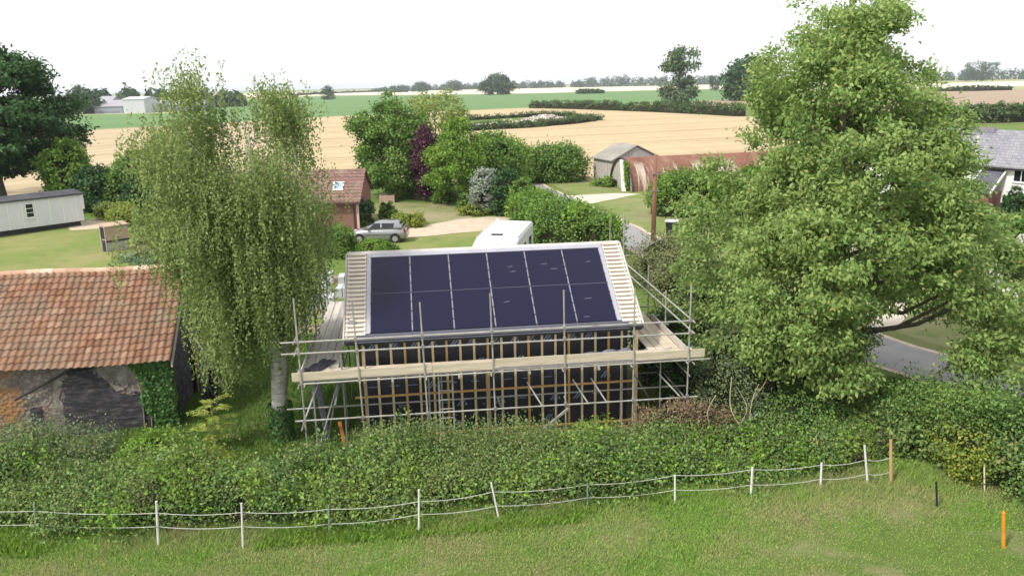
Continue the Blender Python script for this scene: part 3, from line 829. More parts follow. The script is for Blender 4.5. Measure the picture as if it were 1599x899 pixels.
def gabled(name, label, o, rz, x0, x1, dep, ze, zr, wm, rm, over=.2, ov=.2, th=.1, cat='house', z0=-.1):
    """walls between x0 and x1, front face on y = 0, ridge along x"""
    r = thing(name, label, cat, (o[0], o[1], 0), rz)
    h = dep / 2
    mb = MB(); mb.prism([(x0, 0, z0), (x0, dep, z0), (x0, dep, ze), (x0, h, zr - th * .9), (x0, 0, ze)], (x1 - x0, 0, 0)); mb.build('wall', wm, r)
    k = (zr - ze) / h
    mb = MB()
    for sg in (0, 1):
        pr = [(x0 - ov, -over, ze - over * k + .02), (x0 - ov, h, zr + .02), (x0 - ov, h, zr + .02 + th), (x0 - ov, -over, ze - over * k + .02 + th)]
        if sg: pr = [(a, dep - b, c) for a, b, c in pr]
        mb.prism(pr, (x1 - x0 + 2 * ov, 0, 0))
    roof = mb.build('roof', rm, r)
    return r, roof

def window(root, x0, x1, z0, z1, y=0.0, nx=2, nz=2, fr=WFRAME, t_=.05):
    mb = MB()
    mb.box2((x0 - t_, y - .05, z0 - t_), (x1 + t_, y - .004, z0)); mb.box2((x0 - t_, y - .05, z1), (x1 + t_, y - .004, z1 + t_))
    mb.box2((x0 - t_, y - .05, z0), (x0, y - .004, z1)); mb.box2((x1, y - .05, z0), (x1 + t_, y - .004, z1))
    for i in range(1, nx):
        x = x0 + (x1 - x0) * i / nx; mb.box2((x - .03, y - .04, z0), (x + .03, y - .012, z1))
    for i in range(1, nz):
        z = z0 + (z1 - z0) * i / nz; mb.box2((x0, y - .036, z - .02), (x1, y - .014, z + .02))
    w_ = mb.build('window', fr, root)
    mb = MB(); mb.box2((x0, y - .022, z0), (x1, y - .003, z1)); mb.build('pane', GLASS, w_)
    mb = MB(); mb.box2((x0 - .1, y - .1, z0 - t_ - .05), (x1 + .1, y - .002, z0 - t_ - .001)); mb.build('sill', fr, w_)
    return w_

# ---- old barn with a pantiled roof, left
BO, BR = (-10.7, 24.31), R(8.57)
TILE = m_island('pantile', [(0, (.18, .092, .06)), (.3, (.235, .125, .08)), (.6, (.265, .145, .095)), (.85, (.265, .155, .108)), (.96, (.33, .21, .145)), (1, (.16, .10, .078))], .95, .08, ((.215, .165, .12), .42, .72), 1.0)
t = NT('flint_wall')
vo = t.n('ShaderNodeTexVoronoi'); vo.inputs['Scale'].default_value = 9; t.l(t.coord(), vo.inputs['Vector'])
c = t.ramp(t.noise(1.3, 8, .75), [(.3, (.10, .085, .075)), (.5, (.24, .205, .18)), (.62, (.36, .32, .28)), (.8, (.2, .16, .15))])
c = t.mix(t.ramp(vo.outputs['Distance'], [(.2, (0, 0, 0)), (.6, (.6, .6, .6))]), c, (.11, .095, .09))
c = t.mix(t.ramp(t.noise(.55, 5, .6), [(.58, (0, 0, 0)), (.66, (.8, .8, .8))]), c, (.33, .17, .07))
t.bump(vo.outputs['Distance'], .04)
FLINT = t.set(.95, .1, 0, c)
TAR_SHADE = m_noise('tarred_and_shaded_brick', [(.28, (.022, .021, .027)), (.5, (.06, .057, .066)), (.62, (.12, .11, .115)), (.75, (.2, .185, .175))], 2.8, .8, .2, bump=.06, stretch=(1, 1, 3.5), detail=9)  # tar on the front patches, painted shade on the gable
LIME = m_noise('lime_plaster', [(.3, (.11, .097, .088)), (.5, (.20, .18, .16)), (.72, (.36, .33, .29))], 3.4, .95, .1, bump=.03)
barn = thing('barn', 'old flint barn with orange red pantile roof behind the left end of the hedge', 'barn', (*BO, 0), BR)
bx0, bdep, bze, bzr = -13.0, 6.1, 2.42, 4.62
mb = MB()
mb.prism([(bx0, .16, -.1), (bx0, bdep, -.1), (bx0, bdep, bze), (bx0, bdep / 2, bzr - .1), (bx0, .16, bze)], (-bx0 - .12, 0, 0))
bw = mb.build('wall', FLINT, barn)
def patch(root, name, pts, y, mat, thick=.012):
    mb = MB(); mb.prism([(x, y, z) for x, z in pts], (0, -thick, 0)); return mb.build(name, mat, root)
rp = random.Random(4)
def ragged(pts, amp, n=5):
    out = []
    for i in range(len(pts)):
        a, b = pts[i], pts[(i + 1) % len(pts)]
        for k in range(n):
            u = k / n; out.append((a[0] + (b[0] - a[0]) * u + rp.uniform(-amp, amp) * (k > 0), a[1] + (b[1] - a[1]) * u + rp.uniform(-amp, amp) * (k > 0)))
    return out
patch(barn, 'tarred_patch', ragged([(-3.35, -.05), (-.3, -.05), (-.85, 1.35), (-1.4, 1.25), (-2.0, 1.65), (-2.3, 2.2), (-3.0, 2.15), (-3.25, 1.5)], .10, 10), .155, TAR_SHADE)
patch(barn, 'plaster_patch', ragged([(-3.75, -.05), (-3.42, -.05), (-3.3, 1.5), (-3.1, 2.2), (-3.4, 2.3), (-3.55, 1.2)], .08, 9), .156, LIME, .02)
patch(barn, 'plaster_patch', ragged([(-2.2, 2.25), (-1.2, 2.3), (-1.0, 1.7), (-1.5, 1.5), (-1.9, 1.75)], .10, 9), .156, LIME, .02)
patch(barn, 'plaster_patch', ragged([(-1.95, 1.75), (-1.75, 1.6), (-1.5, 1.5), (-1.45, 1.42), (-1.7, 1.35)], .03), .14, LIME, .02)
patch(barn, 'tarred_patch', ragged([(-4.35, .15), (-4.0, .15), (-3.95, 1.05), (-4.25, 1.0)], .05), .156, TAR_SHADE)
patch(barn, 'tarred_patch', ragged([(-7.2, -.05), (-5.6, -.05), (-5.8, .7), (-6.8, .9)], .08), .156, TAR_SHADE)
# gable skin, darkened by colour as the side turned from the sun
mb = MB(); mb.prism([(-.118, .2, -.05), (-.118, bdep - .05, -.05), (-.118, bdep - .05, bze), (-.118, bdep / 2, bzr - .2), (-.118, .2, bze)], (.015, 0, 0)); mb.build('gable_shade_skin', TAR_SHADE, barn)
# tiles: every course a row of curved tiles with an open lower edge
ang = math.atan2(bzr - bze, bdep / 2); sl = math.hypot(bzr - bze, bdep / 2) + .22
nc_ = 15; gauge = sl / nc_; tw = .215
for back in (False, True):
    mb = MB()
    for r_ in range(nc_):
        for k in range(int(13.1 / tw) if not back else 0):
            xr = .1 - k * tw
            jx = rp.uniform(-.006, .006); jz = rp.uniform(0, .012)
            prof = [(0, .012), (.14, .04), (.32, .05), (.5, .028), (.7, 0), (.88, .0), (1.06, .03)]
            for a, b in zip(prof[:-1], prof[1:]):
                q = []
                for (fx, fz), s in ((a, r_ * gauge - .03), (b, r_ * gauge - .03), (b, (r_ + 1) * gauge + .02), (a, (r_ + 1) * gauge + .02)):
                    lift = .055 if s < (r_ + .5) * gauge else .02
                    hh = fz + lift + jz + .04; ss = s - .22
                    n_ = math.cos(ang) * ss - math.sin(ang) * hh; z_ = bze + math.sin(ang) * ss + math.cos(ang) * hh
                    q.append((xr - fx * tw + jx, n_, z_ + .03 * math.sin(xr * 1.1 + .5)))
                i0 = len(mb.v); 
                if a[0] == 0:
                    mb.v += q; mb.f.append((i0, i0 + 1, i0 + 2, i0 + 3)); last = (i0 + 1, i0 + 2)
                else:
                    mb.v += [q[1], q[2]]; mb.f.append((last[0], i0, i0 + 1, last[1])); last = (i0, i0 + 1)
                mb.m.append(0)
        if back:
            pass
    if back:
        mb.prism([(bx0, bdep + .2, bze - .12), (bx0, bdep / 2, bzr + .03), (bx0, bdep / 2, bzr + .09), (bx0, bdep + .2, bze - .06)], (-bx0 + .1, 0, 0))
    broof = mb.build('roof', TILE, barn, fix=back)
mb = MB(); mb.prism([(bx0, -.05, bze - .02), (bx0, bdep / 2, bzr + .0), (bx0, bdep / 2, bzr - .07), (bx0, -.05, bze - .09)], (-bx0 + .02, 0, 0)); mb.build('roof_boarding', BLACKM, barn)
RIDGE = m_island('ridge_tile', [(0, (.42, .26, .19)), (.5, (.55, .38, .28)), (1, (.62, .47, .36))], .9, .1, ((.40, .40, .26), .55, .75), 1.5)
mb = MB()
for k in range(32):
    xa = .12 - k * .42
    pts = [(math.cos(a) * .15, math.sin(a) * .13) for a in np.linspace(-.15, PI + .15, 8)]
    rg = [[(x, bdep / 2 + c0, bzr + .0 + s0 + (.008 if x == xa else 0) + .03 * math.sin(x * 1.1 + .5)) for c0, s0 in pts] for x in (xa, xa - .415)]
    mb.loft(rg, cap=True)
mb.build('ridge_tiles', RIDGE, barn)
VERGEW = m_noise('verge_mortar', [(.3, (.36, .30, .26)), (.7, (.52, .45, .40))], 3, .9, .1)
mb = MB(); mb.prism([(.1, -.2, bze - .15), (.1, bdep / 2, bzr + .05), (.1, bdep / 2, bzr - .1), (.1, -.2, bze - .28)], (.05, 0, 0)); mb.build('bargeboard', VERGEW, barn)
mb = MB(); mb.tube([(-1.6, .06, 2.28), (-2.9, .02, 2.2), (-4.6, .02, 1.35)], .035, 8); mb.build('drainpipe', BLACKM, barn)
mb = MB(); mb.box2((.0, 3.0, -.05), (.03, 3.8, 1.9)); mb.build('door', m_noise('barn_door', [(.3, (.1, .055, .04)), (.7, (.2, .11, .08))], 3, .9, .1, stretch=(3, 3, .3)), barn)
def bl(x, y, z=0):
    return Vector((BO[0] + math.cos(BR) * x - math.sin(BR) * y, BO[1] + math.sin(BR) * x + math.cos(BR) * y, z))
plank('prop_plank', 'pale timber prop leaning on the dark gable of the tiled barn', 'plank', bl(.95, 3.1, 0), bl(.1, 3.2, 2.0), .09, .05, PALEWOOD)
# coil of black land drain on the gable
coil = thing('pipe_coil', 'big coil of black corrugated pipe leaning against the barn gable', 'pipe', bl(.55, 1.6, .0), BR)
PIPE = m_plain('black_pipe', (.022, .022, .026), .35, .5, 0, .2)
for k, (r_, dx) in enumerate(((.80, .0), (.66, .07), (.52, .02), (.40, .09), (.28, .05))):
    mb = MB(); pts = [(dx + .1 * math.sin(a) * .5 + .16 * (1 - math.sin(a)), math.cos(a) * r_, .82 + math.sin(a) * r_) for a in np.linspace(0, 2 * PI, 40)]
    mb.tube(pts, [.058 + .012 * (i % 2) for i in range(40)], 8, cap=False); mb.build('pipe_turn', PIPE, coil, smooth=False, fix=False)
mb = MB(); mb.tube([(.3, .3, .02), (.5, -.3, 1.2), (.35, .2, 1.75), (.2, .9, 1.5), (.3, 1.5, .7), (.4, 1.9, .02)], .06, 8); mb.build('pipe_tail', PIPE, coil, smooth=True, fix=False)
# ivy on the corner
rng = np.random.default_rng(21)
iv = thing('ivy', 'dense green ivy climbing the right front corner of the tiled barn', 'ivy', bl(-.5, .1, 0), BR)
n = 8500
x = rng.uniform(-.68, .62, n); z = rng.uniform(0, 2.42, n)
lim = -.62 + .42 * (1 - z / 2.4) + .12 * np.sin(z * 5); k = (x > lim) & (x < .56 + .05 * np.sin(z * 7))
x, z = x[k], z[k]; n = len(x)
P = np.stack([x, -.02 - np.abs(rng.normal(size=n)) * .07 + .03, z], 1)
leaf_mesh('foliage', P, rng.normal(size=(n, 3)) * [.6, .3, .5] + [0, -.2, -.6], rng.normal(size=(n, 3)) * .45 + [0, -1, .4], rng.uniform(.07, .12, n), rng.uniform(.06, .11, n), L['ivy'], iv)
y = rng.uniform(.0, .7, 2600); z = rng.uniform(0, 2.2, 2600) ; kk = y < .55 * (1 - z / 2.6)
P = np.stack([.42 + .0 * y + rng.normal(size=2600) * .03 + .03, y + .0, z], 1)[kk]
leaf_mesh('foliage', P, rng.normal(size=(len(P), 3)) + [0, 0, -.6], rng.normal(size=(len(P), 3)) * .5 + [1, 0, .4], rng.uniform(.07, .12, len(P)), rng.uniform(.06, .11, len(P)), L['ivy'], iv)
mb = MB()
for q in range(5):
    a = -.5 + q * .22; mb.tube([(a, .02, -.05), (a + .05, .0, 1.1), (a - .05, .02, 2.2)], [.03, .02, .008], 5)
mb.build('stem', TWIG, iv, fix=False)

# ---- pale mobile home, far left
TRO, TRR = at(130, 352), R(50.4)
PANELW = m_noise('painted_panel', [(.3, (.58, .59, .61)), (.7, (.66, .67, .69))], .6, .6, .3)
ROOFD = m_noise('dark_felt', [(.3, (.05, .05, .058)), (.7, (.09, .09, .1))], 1, .8, .2)
mh = thing('mobile_home', 'long pale grey panelled mobile home with dark roof on the left lawn', 'mobile home', TRO, TRR)
mb = MB(); mb.box2((-11, 0.0, .4), (.1, 3.0, 2.5)); mb.build('wall', PANELW, mh)
mb = MB(); mb.box2((-10.9, .15, -.05), (-.1, 2.9, .398)); mb.build('underfloor_shade', BLACKM, mh)  # black fill painting the shaded gap under the floor
mb = MB(); mb.prism([(-11.2, -.14, 2.5), (-11.2, 3.15, 2.5), (-11.2, 3.15, 2.62), (-11.2, 1.5, 2.86), (-11.2, -.14, 2.62)], (11.5, 0, 0)); mb.build('roof', ROOFD, mh)
for k in range(11):
    mb = MB(); xx = -.35 - k * 1.0; mb.box2((xx - .035, -.03, .42), (xx + .035, -.002, 2.48)); mb.build('cover_strip', WFRAME, mh)
mb = MB(); mb.box2((.1, -.02, .42), (.14, 3.02, 2.48)); mb.build('end_panel', WFRAME, mh)
window(mh, -4.05, -3.55, 1.2, 2.2, 0.0, 1, 3)
mb = MB(); mb.box2((.14, .2, 1.3), (.4, 1.1, 2.5)); mb.build('meter_box', WFRAME, mh)
# ---- small panelled hutch on the lawn
ho = at(169, 394); hut = thing('hutch', 'small tan boarded hutch with dark open end standing on the left lawn', 'hutch', ho, R(50)); hut.scale = (.66, .72, .85)
HT = m_noise('tan_board', [(.3, (.36, .26, .19)), (.7, (.48, .36, .28))], 1.5, .8, .15, stretch=(.4, .4, 3))
HG = m_noise('grey_board', [(.3, (.33, .31, .29)), (.7, (.44, .41, .38))], 1.5, .85, .15)
mb = MB(); mb.box2((0, 0, .9), (2.3, 1.0, 2.0)); mb.build('box', HT, hut)
mb = MB(); mb.box2((.05, .05, -.05), (2.25, .95, .78)); mb.build('base', HG, hut)
mb = MB(); mb.box2((-.02, -.03, .78), (2.36, 1.03, .9)); mb.build('shelf', BLACKM, hut)
mb = MB(); mb.box2((1.12, -.03, .9), (1.2, 0, 2.0)); mb.build('strip', HG, hut)
mb = MB(); mb.prism([(-.1, -.12, 1.98), (2.42, -.12, 1.98), (2.42, 1.12, 2.14), (-.1, 1.12, 2.14)], (0, 0, .07)); mb.build('roof', HT, hut)
for z0, z1 in ((-.03, .74), (.98, 1.94)):
    mb = MB(); mb.box2((-.025, .1, z0 + .05), (-.004, .9, z1)); mb.build('opening', BLACKM, hut)
for y0 in (-.03, .93):
    mb = MB(); mb.box2((-.1, y0, -.05), (-.026, y0 + .1, 2.0)); mb.build('post', HG, hut)
# ---- low brick planter and its block, half behind the birch
pl = thing('brick_planter', 'low red brick garden planter half hidden behind the weeping birch', 'planter', at(215, 400), R(20))
mb = MB(); mb.box2((0, 0, -.05), (3.4, 1.1, .55)); mb.build('wall', BRICK, pl)
mb = MB(); mb.box2((.12, .12, .5), (3.28, .98, .556)); mb.build('soil', EARTH, pl)

# ---- bungalow
bg_, bro = gabled('bungalow', 'red brick bungalow with brown tiled roof and skylight beside the silver car', at(562, 362), 0.03, -11.5, 0.0, 7.0, 2.4, 4.2, BRICK, CONC_TILE, .35, .22)
sk = MB(); kk_ = (4.2 - 2.4) / 3.5
sk.prism([(-2.0, .95, 2.4 + .95 * kk_ + .1), (-2.0, 1.9, 2.4 + 1.9 * kk_ + .1), (-2.0, 1.9, 2.4 + 1.9 * kk_ + .17), (-2.0, .95, 2.4 + .95 * kk_ + .17)], (.8, 0, 0)); so = sk.build('skylight', WFRAME, bg_)
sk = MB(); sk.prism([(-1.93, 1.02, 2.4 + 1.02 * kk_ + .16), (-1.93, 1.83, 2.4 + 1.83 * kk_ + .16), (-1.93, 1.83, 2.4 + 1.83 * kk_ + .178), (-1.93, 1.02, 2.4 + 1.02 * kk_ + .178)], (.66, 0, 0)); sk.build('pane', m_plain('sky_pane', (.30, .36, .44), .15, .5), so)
mb = MB(); mb.box2((-11.6, -.46, 2.12), (.2, -.36, 2.24)); mb.build('gutter', m_plain('brown_gutter', (.06, .035, .03), .5), bg_)
mb = MB(); mb.tube([(-.32, -.08, -.05), (-.32, -.08, 2.15)], .05, 8); mb.build('downpipe', m_plain('brown_pipe', (.06, .03, .03), .5), bg_)
mb = MB(); mb.box2((-.16, -.012, -.05), (.012, .1, 2.35)); mb.build('corner_strip', m_plain('pale_brick', (.5, .36, .32), .9), bg_)
window(bg_, -4.6, -3.2, 1.0, 2.0)
window(bg_, -8.0, -6.4, 1.0, 2.0)

# ---- grey plank shed and rusty arched hut
SHO = (10.9, 86.6)
sh, sroof = gabled('plank_shed', 'weathered grey plank shed with sagging felt roof behind the rusty hut', SHO, R(-19), 0, 4.6, 5.6, 2.45, 3.8, GREYWOOD, FELT, .25, .15, .1, 'shed')
sh.rotation_euler = (0, 0, R(110)); sh.location = (16.1, 88.6, 0)   # ridge runs away from the lane
mb = MB(); mb.box2((-.02, 3.9, 1.75), (-.003, 4.5, 2.35)); mb.build('window', BLACKM, sh)
for k in range(9):
    mb = MB(); yy = .35 + k * .62; mb.box2((-.03, yy, .0), (-.003, yy + .09, 2.3)); mb.build('batten', GREYWOOD, sh)
for k in range(6):
    mb = MB(); xx = .5 + k * .75; mb.box2((xx, 5.603, .0), (xx + .1, 5.63, 2.3)); mb.build('batten', GREYWOOD, sh)
t = NT('rusty_sheet')
sx = t.n('ShaderNodeSeparateXYZ'); t.l(t.coord(), sx.inputs[0])
base = t.ramp(t.noise(.8, 6, .7, t.mapping((1, .4, .4))), [(.3, (.15, .068, .045)), (.55, (.225, .11, .08)), (.75, (.30, .185, .15))])
strk = t.ramp(t.noise(1.1, 5, .7, t.mapping((1.1, .1, .1))), [(.50, (0, 0, 0)), (.58, (.9, .9, .9))])
band = t.math('MULTIPLY', strk, t.ramp(t.math('ADD', sx.outputs[2], t.math('MULTIPLY', t.noise(1.3), .8)), [(.0, (.3, .3, .3)), (.9, (1, 1, 1)), (1, (0, 0, 0))]))
zr_ = t.n('ShaderNodeMapRange'); zr_.inputs['From Min'].default_value = 2.6; zr_.inputs['From Max'].default_value = 3.5; zr_.inputs['To Min'].default_value = 1; zr_.inputs['To Max'].default_value = 0
t.l(t.math('ADD', sx.outputs[2], t.math('MULTIPLY', t.noise(1.3), 1.2)), zr_.inputs[0])
c = t.mix(t.math('MULTIPLY', strk, zr_.outputs[0]), base, (.55, .47, .41))
RUST = t.set(.85, .2, .1, c)
nh = thing('arched_hut', 'long rust red corrugated arched hut beside the grey plank shed', 'hut', (11.9, 79.6, 0), R(14))
NR, NL = 3.05, 17.0
mb = MB(); nseg = 220; nang = 18
for i in range(nseg):
    for j in range(nang):
        q = []
        for (ii, jj) in ((i, j), (i + 1, j), (i + 1, j + 1), (i, j + 1)):
            a = PI * jj / nang; rr_ = NR + .022 * math.cos(ii * PI)
            q.append((NL * ii / nseg, NR - math.cos(a) * rr_, math.sin(a) * rr_))
        mb.face(q)
o_ = mb.build('roof', RUST, nh, fix=False)
sm = o_.modifiers.new('gauge', 'SOLIDIFY'); sm.thickness = .03
mb = MB(); mb.prism([(.12, NR - math.cos(a) * (NR - .05), math.sin(a) * (NR - .05)) for a in np.linspace(0, PI, 20)], (.06, 0, 0)); mb.build('end_wall', GREYWOOD, nh)
mb = MB(); pts = [(-.02, NR - math.cos(a) * (NR + .02), math.sin(a) * (NR + .02)) for a in np.linspace(0, PI, 24)]
mb.tube(pts, .09, 6); mb.build('end_arch', m_plain('dark_steel', (.06, .055, .05), .7), nh)
mb = MB(); mb.box2((.09, 1.9, 0), (.115, 3.6, 1.9)); mb.build('door', m_noise('hut_door', [(.3, (.30, .28, .28)), (.7, (.46, .44, .43))], 2, .9, .1, stretch=(3, 3, .3)), nh)
mb = MB(); mb.box2((.06, 1.2, 2.05), (.115, 2.0, 2.5)); mb.build('window', BLACKM, nh)
def nl(x, y, z=0):
    a = R(14); return Vector((11.9 + math.cos(a) * x - math.sin(a) * y, 79.6 + math.sin(a) * x + math.cos(a) * y, z))
plank('leaning_board', 'long whitish board leaning on the end of the rusty arched hut', 'board', at(974, 299), nl(-.1, 2.7, 2.9), .42, .06, m_plain('bleached_board', (.62, .6, .56), .9))
rng = np.random.default_rng(31)
cl = thing('climber', 'narrow green climber growing up the end of the rusty arched hut', 'climber', nl(-.1, 1.0, 0), R(14))
n = 900; z = rng.uniform(0, 2.9, n); P = np.stack([rng.normal(size=n) * .1 - .1, rng.normal(size=n) * (.14 + .1 * z / 3) + z * .12, z], 1)
leaf_mesh('foliage', P, rng.normal(size=(n, 3)), rng.normal(size=(n, 3)) + [-1, -.5, .4], rng.uniform(.12, .22, n), rng.uniform(.1, .18, n), L['fresh'], cl)
mb = MB(); mb.tube([(0, 0, -.05), (-.05, .1, 1.4), (-.05, .3, 2.7)], [.04, .03, .01], 5); mb.build('stem', TWIG, cl, fix=False)

# ---- white cottage
CO, CR = (32.25, 60.23), R(-63.9)
cot, croof = gabled('cottage', 'long white rendered cottage with grey slate roof at the right edge', CO, CR, -10.5, 13.0, 6.0, 4.3, 6.35, WHITE, SLATE, .28, .2, .12, 'cottage')
mb = MB(); mb.box2((-10.6, -.36, 4.03), (13.1, -.27, 4.16)); mb.build('gutter', BLACKM, cot)
mb = MB(); mb.tube([(2.0, -.1, .2), (2.0, -.1, 4.0)], .045, 8); mb.build('downpipe', BLACKM, cot)
window(cot, 4.72, 5.7, 3.3, 4.05, 0, 2, 1)
window(cot, 4.75, 5.75, 1.62, 2.5, 0, 2, 2)
window(cot, -4.0, -2.9, 1.3, 2.4, 0, 2, 2)
window(cot, -4.0, -3.0, 3.2, 4.0, 0, 2, 1)
window(cot, 8.6, 9.7, 1.5, 2.5, 0, 2, 2)
mb = MB(); mb.prism([(-3.2, 3.2, 4.2), (-3.2, 5.2, 6.25), (-3.2, 7.2, 4.2)], (4.2, 0, 0)); 
mb.prism([(-1.0, 2.6, 6.2), (-1.0, 6.5, 4.4), (1.2, 6.5, 4.4), (1.2, 2.6, 6.2)], (0, 0, .45)); mb.build('rear_roof', SLATE, croof)
mb = MB(); mb.box2((-7.6, 2.6, 6.2), (-6.7, 3.4, 7.3)); mb.build('chimney', BRICK, croof)
# porch with a steep lean-to slate roof
pw_ = MB(); pw_.box2((2.75, -1.3, -.1), (3.95, -.002, 2.55)); porch = pw_.build('porch', BRICK, cot)
pr = MB(); pr.prism([(2.5, -1.55, 2.45), (2.5, -.02, 3.95), (2.5, -.02, 4.02), (2.5, -1.55, 2.55)], (1.65, 0, 0)); pr.build('porch_roof', m_course('dark_slate', (.10, .10, .13), (.15, .15, .18), (.05, .05, .06), .3, .17, .6, .01), porch)
for xx in (2.42, 4.16):
    pr = MB(); pr.prism([(xx, -1.62, 2.4), (xx, -.02, 4.0), (xx, -.02, 4.13), (xx, -1.62, 2.56)], (.09, 0, 0)); pr.build('bargeboard', WFRAME, porch)
pr = MB(); pr.box2((2.42, -.1, 4.06), (4.24, -.004, 4.2)); pr.build('flashing', LILAC, porch)
pr = MB(); pr.box2((2.95, -1.33, .0), (3.7, -1.302, 2.1)); pr.build('door', m_plain('brown_door', (.17, .09, .06), .6), porch)
# service pole before the cottage
sp = at_y(1514, 330, 53.5); sp.z = 0
po = thing('service_pole', 'thin pale grey service pole standing in front of the white cottage', 'pole', sp)
mb = MB(); mb.tube([(0, 0, -.1), (0, 0, 6.55)], [.11, .08], 10); mb.build('pole', m_noise('grey_pole', [(.3, (.40, .39, .36)), (.7, (.52, .5, .46))], 2, .9), po, smooth=True)
mb = MB(); mb.box((-.12, -.1, 4.45), (.2, .16, .5)); mb.build('box', BLACKM, po)
# small outbuilding at the right edge
ob, obr = gabled('outbuilding', 'small white outbuilding with old grey roof at the right edge below the cottage', (21.05, 35.1), R(-55), 0, 7.0, 5.2, 1.95, 3.25, WHITE, m_noise('old_roof', [(.3, (.27, .25, .25)), (.7, (.42, .40, .39))], .8, .9, .1, detail=9), .2, .15, .08, 'shed')
mb = MB(); mb.box2((-.1, -.3, 1.74), (7.1, -.21, 1.83)); mb.build('gutter', BLACKM, ob)
# garden walls by the cottage
for i, (pa, pb2, lab) in enumerate((((1548, 352), (1620, 346), 'low pale stone wall in the cottage garden behind the other wall'), ((1560, 366), (1620, 356), 'low pale stone wall with earth bank at the front of the cottage garden'))):
    a, b = at(*pa), at(*pb2); d = b - a
    wl = MB(); wl.bar((0, 0, .3), d + Vector((0, 0, .3)), .35, .7); o = wl.build('garden_wall', m_noise('pale_stone', [(.3, (.42, .36, .32)), (.7, (.58, .52, .47))], 2.5, .95)); o.location = a; tag(o, lab, 'wall')

# ---- far farm
def block(name, label, px0, px1, py, Y, dep, zw, zr, wm, rm, rz=0.0, cat='barn'):
    a, b = at_y(px0, py, Y), at_y(px1, py, Y)
    return gabled(name, label, (a.x, Y), rz, 0, b.x - a.x, dep, zw, zr, wm, rm, .3, .3, .3, cat)
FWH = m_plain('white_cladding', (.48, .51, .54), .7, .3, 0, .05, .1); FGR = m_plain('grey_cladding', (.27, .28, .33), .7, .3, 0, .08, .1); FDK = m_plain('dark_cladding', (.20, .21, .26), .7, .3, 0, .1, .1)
FR = m_plain('pale_roof', (.32, .31, .34), .7, .3, 0, .08, .1)
r_, _ = block('grain_store', 'tall white clad grain store among the far farm sheds', 193.5, 227, 177, 424, 18, 6.7, 7.8, FWH, FWH)
r_, _ = block('farm_shed', 'long low grey farm shed left of the white grain store', 148, 192, 178, 428, 24, 3.4, 6.2, FGR, FR)
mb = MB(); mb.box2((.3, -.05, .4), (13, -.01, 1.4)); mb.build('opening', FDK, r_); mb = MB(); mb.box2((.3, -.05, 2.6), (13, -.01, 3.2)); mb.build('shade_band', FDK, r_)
block('farm_shed', 'smaller pale farm shed with hipped grey roof behind the long shed', 152, 175, 172, 455, 14, 5.5, 8.2, FGR, FR)
block('farm_shed', 'small grey blue farm shed right of the white grain store', 232, 247, 176, 440, 12, 2.6, 4.2, FGR, FDK)
block('farm_shed', 'small white farm building furthest right in the far farm', 246, 257, 174, 445, 10, 4.0, 5.6, FWH, FR)
block('farm_shed', 'long grey roofed barn behind the top left of the birch', 264, 320, 171, 440, 16, 3.4, 5.2, FDK, FR)

# ---- telegraph pole, bin, raised bed, pale blocks
tp = thing('telegraph_pole', 'brown wooden telegraph pole standing beside the lane', 'pole', at(1020, 377))
mb = MB(); mb.tube([(0, 0, -.2), (.02, 0, 2.8), (.04, 0, 5.75)], [.17, .15, .12], 12); mb.build('post', m_noise('brown_pole', [(.3, (.17, .085, .055)), (.7, (.29, .16, .11))], 2, .9, .1, stretch=(3, 3, .3)), tp, smooth=True)
for z, s in ((4.5, .45), (3.4, .3)):
    mb = MB(); mb.box((0, -.13, z), (s * 2, .07, .08)); mb.build('step_iron', m_plain('dull_iron', (.2, .17, .15), .7), tp)
bi = thing('wheelie_bin', 'black wheelie bin with pale lid on the grass by the lane', 'bin', at(1049, 373), R(-15))
mb = MB(); mb.loft([[(-.33, -.3, .1), (.33, -.3, .1), (.33, .3, .1), (-.33, .3, .1)], [(-.42, -.4, 1.2), (.42, -.4, 1.2), (.42, .4, 1.2), (-.42, .4, 1.2)]]); mb.build('body', m_plain('black_bin', (.02, .022, .025), .5), bi)
mb = MB(); mb.prism([(-.46, -.45, 1.2), (-.46, .45, 1.2), (-.46, .45, 1.28), (-.46, 0, 1.33), (-.46, -.45, 1.27)], (.92, 0, 0)); mb.build('lid', m_plain('pale_lid', (.5, .5, .5), .5), bi)
for x in (-.3, .3):
    mb = MB(); mb.tube([(x - .03, .32, .12), (x + .03, .32, .12)], .12, 14); mb.build('wheel', BLACKM, bi, fix=False)
rb = thing('raised_bed', 'square tan timber raised bed below the big garden trees', 'planter', at(593, 317), R(3))
mb = MB(); mb.box2((0, 0, -.05), (1.35, 1.1, .66)); mb.build('box', HT, rb)
for k in range(3):
    mb = MB(); mb.box2((-.02, -.025, .0 + k * .22), (1.37, -.002, .19 + k * .22)); mb.build('plank', HT, rb)
mb = MB(); mb.box2((.08, .08, .6), (1.27, 1.02, .68)); mb.build('soil', EARTH, rb)
LEAFY = []
